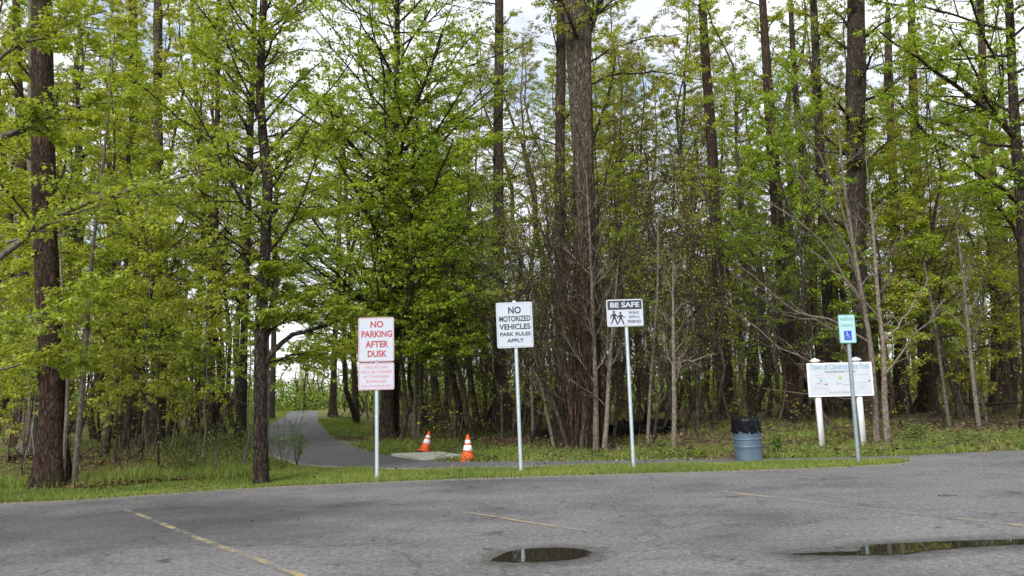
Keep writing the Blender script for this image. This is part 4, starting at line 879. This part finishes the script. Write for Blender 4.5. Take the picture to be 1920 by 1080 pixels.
LM = [(-200, 60, 'beside the thick reddish trunk'), (60, 200, 'behind the thick reddish trunk'), (200, 330, 'around the mossy brown trunk'), (330, 460, 'left of the path bend'), (460, 640, 'over the far path'),
      (640, 760, 'behind the no parking sign'), (760, 900, 'behind the traffic cones'), (900, 1020, 'behind the motorized vehicles sign'), (1020, 1140, 'around the thick vine-wrapped trunk'), (1140, 1290, 'behind the be safe sign'),
      (1290, 1400, 'left of the barrel'), (1400, 1510, 'behind the barrel'), (1510, 1640, 'behind the map board'), (1640, 1740, 'right of the map board'), (1740, 1850, 'above the fallen branches'), (1850, 2200, 'along the right edge')]
rs = np.random.default_rng(55); taken = []
for o in [o for o in C.objects if o.get('category') == 'tree' and o.name not in KIDS]: taken.append((o.location.x, o.location.y))
vista_a, vista_b = gnd(475, 772)[:2], gnd(640, 772)[:2]
def ok(x, y, dmin):
    p = np.array([[x, y]]); px, py = proj((x, y, 0))
    if inside(p, path_poly)[0] or inside(p, lot_poly)[0] or inside(p, strip_poly)[0]: return False
    if min(dist_to(p, path_poly)[0], dist_to(p, lot_poly[:-2])[0]) < 1.3: return False
    if 470 < px < 655 and y < 95: return False            # open lawn and path
    if 500 < px < 690 and y < 40: return False
    if 470 < px < 600 and y > 110: return False
    return all((x - a) ** 2 + (y - b) ** 2 > dmin ** 2 for a, b in taken)
PLACED = []
def fill(protos, count, y0, y1, dmin, kind, pxr=(-60, 1980), smin=.85, smax=1.2, pw=1.0):
    c = 0
    for _ in range(count * 30):
        if c >= count: break
        y = y0 + (y1 - y0) * rs.random() ** pw; px = rs.uniform(*pxr); x = aty(px, 740, y)[0]
        if not ok(x, y, dmin): continue
        pr = protos[rs.integers(len(protos))]; o = place(pr, x, y, rs.uniform(smin, smax), rs.uniform(0, 6.28)); taken.append((x, y)); c += 1
        PLACED.append((o, kind, px, y, pr))
fill(PM[:3], 9, 20, 30, 1.6, 'leafy', (-60, 470)); fill(PM, 8, 24, 32, 1.6, 'leafy', (700, 930)); fill(PM[:3], 3, 26, 34, 1.6, 'leafy', (1150, 1450)); fill(PM, 12, 22, 34, 1.5, 'leafy', (1480, 1980))
fill(PB, 38, 21, 36, .6, 'bare', (850, 1400)); fill([PT[4], PT[3]], 22, 30, 50, 1.2, 'tall', (900, 1420), smin=1.05, smax=1.35); fill(PB, 8, 20, 32, .9, 'bare', (1420, 1980)); fill(PB, 3, 24, 32, .9, 'bare', (-60, 460))
fill(PS, 30, 16, 28, .6, 'small', (-60, 470)); fill(PS, 18, 20, 34, .7, 'small', (880, 1980))
fill(PT, 20, 19, 36, 1.6, 'tall', (-60, 460)); fill(PT, 22, 27, 42, 1.7, 'tall', (700, 1980), smin=.85, smax=1.05)
fill(PM[:3], 28, 34, 62, 1.8, 'leafy'); fill(PT, 48, 36, 75, 1.6, 'tall', smin=1.0, smax=1.35); fill(PB, 16, 34, 48, 1.2, 'bare', (700, 1900))
DESC = {'leafy': 'leafy understory tree', 'bare': 'bare twiggy grey tree', 'small': 'small thin sapling with few leaves', 'tall': 'tall trunk'}
BK = {'bark_mid': 'brown', 'bark_grey': 'grey', 'bark_dark': 'dark', 'bark_red': 'reddish'}
groups = {}
for o, kind, px, y, pr in PLACED:
    bk = BK[KIDS[pr.name][0].data.materials[0].name]; bandn = 'near' if y < 30 else 'deeper' if y < 46 else 'deepest'
    sec = next((t for a, b, t in LM if a <= px < b), LM[0][2]); groups.setdefault((kind, bk, bandn, sec), []).append((px, o))
ORD = ['leftmost', 'second from left', 'third from left', 'fourth from left', 'fifth from left', 'sixth from left', 'seventh from left', 'eighth from left', 'ninth from left', 'tenth from left', 'eleventh from left', 'twelfth from left', 'thirteenth from left', 'fourteenth from left', 'fifteenth from left', 'sixteenth from left']
for (kind, bk, bandn, sec), li in groups.items():
    li.sort(key=lambda t: t[0]); where = {'near': 'near the edge', 'deeper': 'further in', 'deepest': 'deep inside'}[bandn]
    nm = {'leafy': f'{bk} stemmed leafy tree', 'bare': f'bare twiggy {bk} tree', 'small': f'small thin {bk} sapling', 'tall': f'tall {bk} trunk'}[kind]
    for k, (px, o) in enumerate(li):
        o['label'] = (f'{nm} {where}, {sec}' if len(li) == 1 else f'{nm} {where}, {ORD[k]} {sec}'); o['group'] = {'leafy': 'leafy understory trees of the wood', 'bare': 'bare grey trees of the wood', 'small': 'small saplings of the wood', 'tall': 'tall trunks of the wood'}[kind]

# ---------------------------------------------------------------- fallen logs and branches
def log(name, a, b, r0, m, label, z=.12, bend=.15, seed=1, lift=0.0, br=5):
    r = np.random.default_rng(seed); A_ = gnd(*a); B_ = gnd(*b); K = 9; t = np.linspace(0, 1, K)[:, None]
    P = A_ * (1 - t) + B_ * t; P[:, 2] = hgt(P[:, 0], P[:, 1]) + z + lift * t[:, 0]; P[1:-1] += r.normal(0, bend * .3, (K - 2, 3)) * [1, 1, .5]
    c = P[0].copy(); P -= c; R = r0 * np.linspace(1, .55, K); root = empty(name, c, label, 'log' if r0 > .07 else 'branch')
    V, Fc = tube(P[None], R[None], 10); V += r.normal(0, r0 * .06, V.shape); mk('stem', V, Fc, m, root, True)
    if br:
        q, q2 = spawn(P[None], R[None], br, .2, .98, 45, .28, 5, .15, .08, False, .4, r); p3, r3 = spawn(q, q2, 4, .2, 1, 40, .4, 4, .15, .05, False, .6, r); Ac = Acc(); Ac.add(*tube(q, q2, 5)); Ac.add(*tube(p3, r3, 3)); Ac.mesh('side_branches', m, root)
    return root
LG = [((1148, 833), (1262, 822), .24, 'charred', 'dark rotting log lying behind the be safe sign post'), ((1165, 822), (1250, 833), .2, 'charred', 'dark log lying crosswise on the rotting log behind the be safe post'), ((1010, 828), (1100, 838), .17, 'charred', 'short dark log left of the vine-wrapped trunk foot'),
      ((1215, 826), (1290, 818), .09, 'charred', 'dark broken bough at the right end of the log pile'), ((1690, 812), (1830, 800), .07, 'bark_red', 'reddish brown fallen branch nearest the lot on the right'), ((1700, 800), (1800, 812), .05, 'bark_red', 'reddish brown fallen branch crossing the one nearest the lot'),
      ((1665, 806), (1760, 794), .05, 'bark_red', 'reddish fallen branch beside the forked pale sapling foot'), ((1800, 800), (1905, 810), .06, 'bark_red', 'reddish fallen branch under the raised dead bough'), ((1720, 790), (1870, 792), .06, 'bark_red', 'long thin fallen branch furthest from the lot on the right'),
      ((150, 868), (250, 880), .07, 'bark_red', 'brown fallen branch in leaf litter right of the reddish trunk'), ((20, 880), (95, 868), .08, 'bark_dark', 'dark fallen log at the left edge of the wood'), ((170, 885), (330, 872), .05, 'bark_brush', 'long thin brown fallen branch in the left leaf litter'),
      ((750, 812), (850, 790), .05, 'bark_dark', 'thin dark fallen branch behind the two cones'), ((620, 783), (660, 787), .10, 'bark_dark', 'dark fallen log on the lawn inside the path bend')]
for k, (a, b, r0, m, l) in enumerate(LG): log('fallen_log' if r0 > .07 else 'fallen_branch', a, b, r0, M[m], l, z=r0 * .8, seed=300 + k)
log('fallen_branch', (1800, 786), (1930, 796), .055, M['bark_brush'], 'raised dead bough propped above the ground at the right edge', z=.55, seed=333, br=6)
# bent black ring shape by the lawn: a curled vine
a = np.radians(np.linspace(-60, 200, 14)); c = gnd(664, 786)
P = np.stack([.75 * np.cos(a), .1 * np.sin(a), .95 + .95 * np.sin(a)], 1)
o = mk('curled_vine', *tube(P[None], np.full((1, 14), .06), 6), M['bark_dark'], None, True, c); tag(o, 'dark vine stem curled into an open ring at the lawn edge', 'vine')
# small dark shrub in front of the path, and thin weedy stems
def weed(base, h, seed, label, leafy=True, n=7):
    r = np.random.default_rng(seed); b = gnd(*base); root = empty('shrub', b, label, 'shrub')
    q = curve(np.zeros((n, 3)), np.stack([r.normal(0, .35, n), r.normal(0, .35, n), np.ones(n)], 1), h * r.uniform(.6, 1.1, n), 7, .08, .02, r); R = r.uniform(.005, .009, (n, 1)) * np.linspace(1, .4, 7)[None]
    A = Acc(); A.add(*tube(q, R, 4)); P2, R2 = spawn(q, R, 6, .25, 1, 45, .3, 4, .12, .03, False, .6, r); A.add(*tube(P2, R2, 3)); A.mesh('stems', M['bark_brush'], root)
    if leafy: t = r.random((len(P2), 4)); p, _ = sample(P2, t); mk('foliage', *leaves(p.reshape(-1, 3), 3, .05, 20, False, r), M['leaf_under'], root)
weed((556, 874), 1.0, 71, 'small leafy shrub with thin stems in front of the path'); weed((530, 884), 1.5, 72, 'taller weedy shrub right of the twisting dark tree'); weed((455, 880), 1.3, 73, 'weedy shrub left of the twisting dark tree')
weed((400, 895), 1.4, 74, 'sparse twiggy shrub in leaf litter left of the twisting tree', False, 6); weed((235, 900), 1.6, 75, 'sparse twiggy shrub right of the pale leaning sapling', False, 6); weed((15, 915), 1.2, 76, 'sparse twiggy shrub at the far left of the grass edge', False, 5)
weed((350, 890), 1.2, 77, 'low leafy shrub in the middle of the left leaf litter'); weed((1720, 838), .6, 78, 'low dense leafy shrub right of the map board', n=12); weed((1455, 850), .45, 79, 'low leafy shrub between the barrel and the map board', n=10)

# ---------------------------------------------------------------- brush under the trees and the far wood
n = 1000; y = 22 + 62 * rng.random(n) ** .75; px = rng.uniform(-60, 1980, n); x = np.array([aty(a, 740, b)[0] for a, b in zip(px, y)])
keep = off_hard(np.c_[x, y]); dd = np.minimum(dist_to(keep, path_poly), dist_to(keep, lot_poly[:-2])); pxk = np.array([proj((a, b, 0))[0] for a, b in keep])
keep = keep[(dd > 1.5) & ~((pxk > 480) & (pxk < 700) & (keep[:, 1] < 75))]; n = len(keep)
S0 = np.repeat(np.c_[keep, hgt(keep[:, 0], keep[:, 1])], 5, 0); k5 = len(S0)
q = curve(S0, np.stack([rng.normal(0, .35, k5), rng.normal(0, .35, k5), np.ones(k5)], 1), rng.uniform(.7, 3.0, k5), 5, .12, 0); R = rng.uniform(.006, .015, (k5, 1)) * np.linspace(1, .4, 5)[None]
A = Acc(); A.add(*tube(q, R, 3)); P2, R2 = spawn(q, R, 3, .25, 1, 45, .4, 3, .15, .0, False, .6); A.add(*tube(P2, R2, 3)); tag(A.mesh('brushwood', M['bark_brush']), kind='stuff')
sel = rng.random(len(P2)) < .5; p, _ = sample(P2[sel], rng.random((sel.sum(), 2))); p = p.reshape(-1, 3)
tag(mk('undergrowth', *leaves(p, 3, .10, 20), M['leaf_olive']), kind='stuff')
# far wood
n = 420; y = rng.uniform(78, 170, n); px = rng.uniform(-150, 2070, n); lim = np.where((px > 470) & (px < 650), 125, 0); y = np.where(y < lim, lim + (y - 78) * .4, y)
x = np.array([aty(a, 740, b)[0] for a, b in zip(px, y)]); Hs = np.where((px > 440) & (px < 680), rng.uniform(5, 9, n), rng.uniform(13, 22, n))
P = np.zeros((n, 5, 3)); P[:, :, 0] = x[:, None]; P[:, :, 1] = y[:, None]; P[:, :, 2] = Hs[:, None] * np.linspace(0, 1, 5)[None]; P[:, 1:, :2] += rng.normal(0, .3, (n, 4, 2))
A = Acc(); R = rng.uniform(.12, .3, (n, 1)) * np.linspace(1, .3, 5)[None]; A.add(*tube(P, R, 5)); P2, R2 = spawn(P, R, 14, .2, 1, 55, .22, 4, .1, .05, False, .4); A.add(*tube(P2, R2, 3)); tag(A.mesh('far_wood_trunks', M['bark_dark']), kind='stuff')
p, _ = sample(P2, rng.random((len(P2), 5))); p = p.reshape(-1, 3) + rng.normal(0, .5, (len(P2) * 5, 3))
tag(mk('far_wood_foliage', *leaves(p, 3, .32, 20, spread=.2), M['leaf_olive']), kind='stuff')
# low hedge brush closing the view between the far trunks
n = 26000; y = rng.uniform(85, 150, n); px = rng.uniform(-150, 2070, n); y = np.where((px > 470) & (px < 660), rng.uniform(122, 150, n), y); x = (px - 960) / F * y * .99
x = x - .0; z = rng.random(n) ** 1.5 * (2.2 + 3.5 * vnoise(x + 300, y, 9, 8))
tag(mk('far_thicket', *leaves(np.c_[x, y, z], 4, .55, 20, spread=.25), M['leaf_under']), kind='stuff')
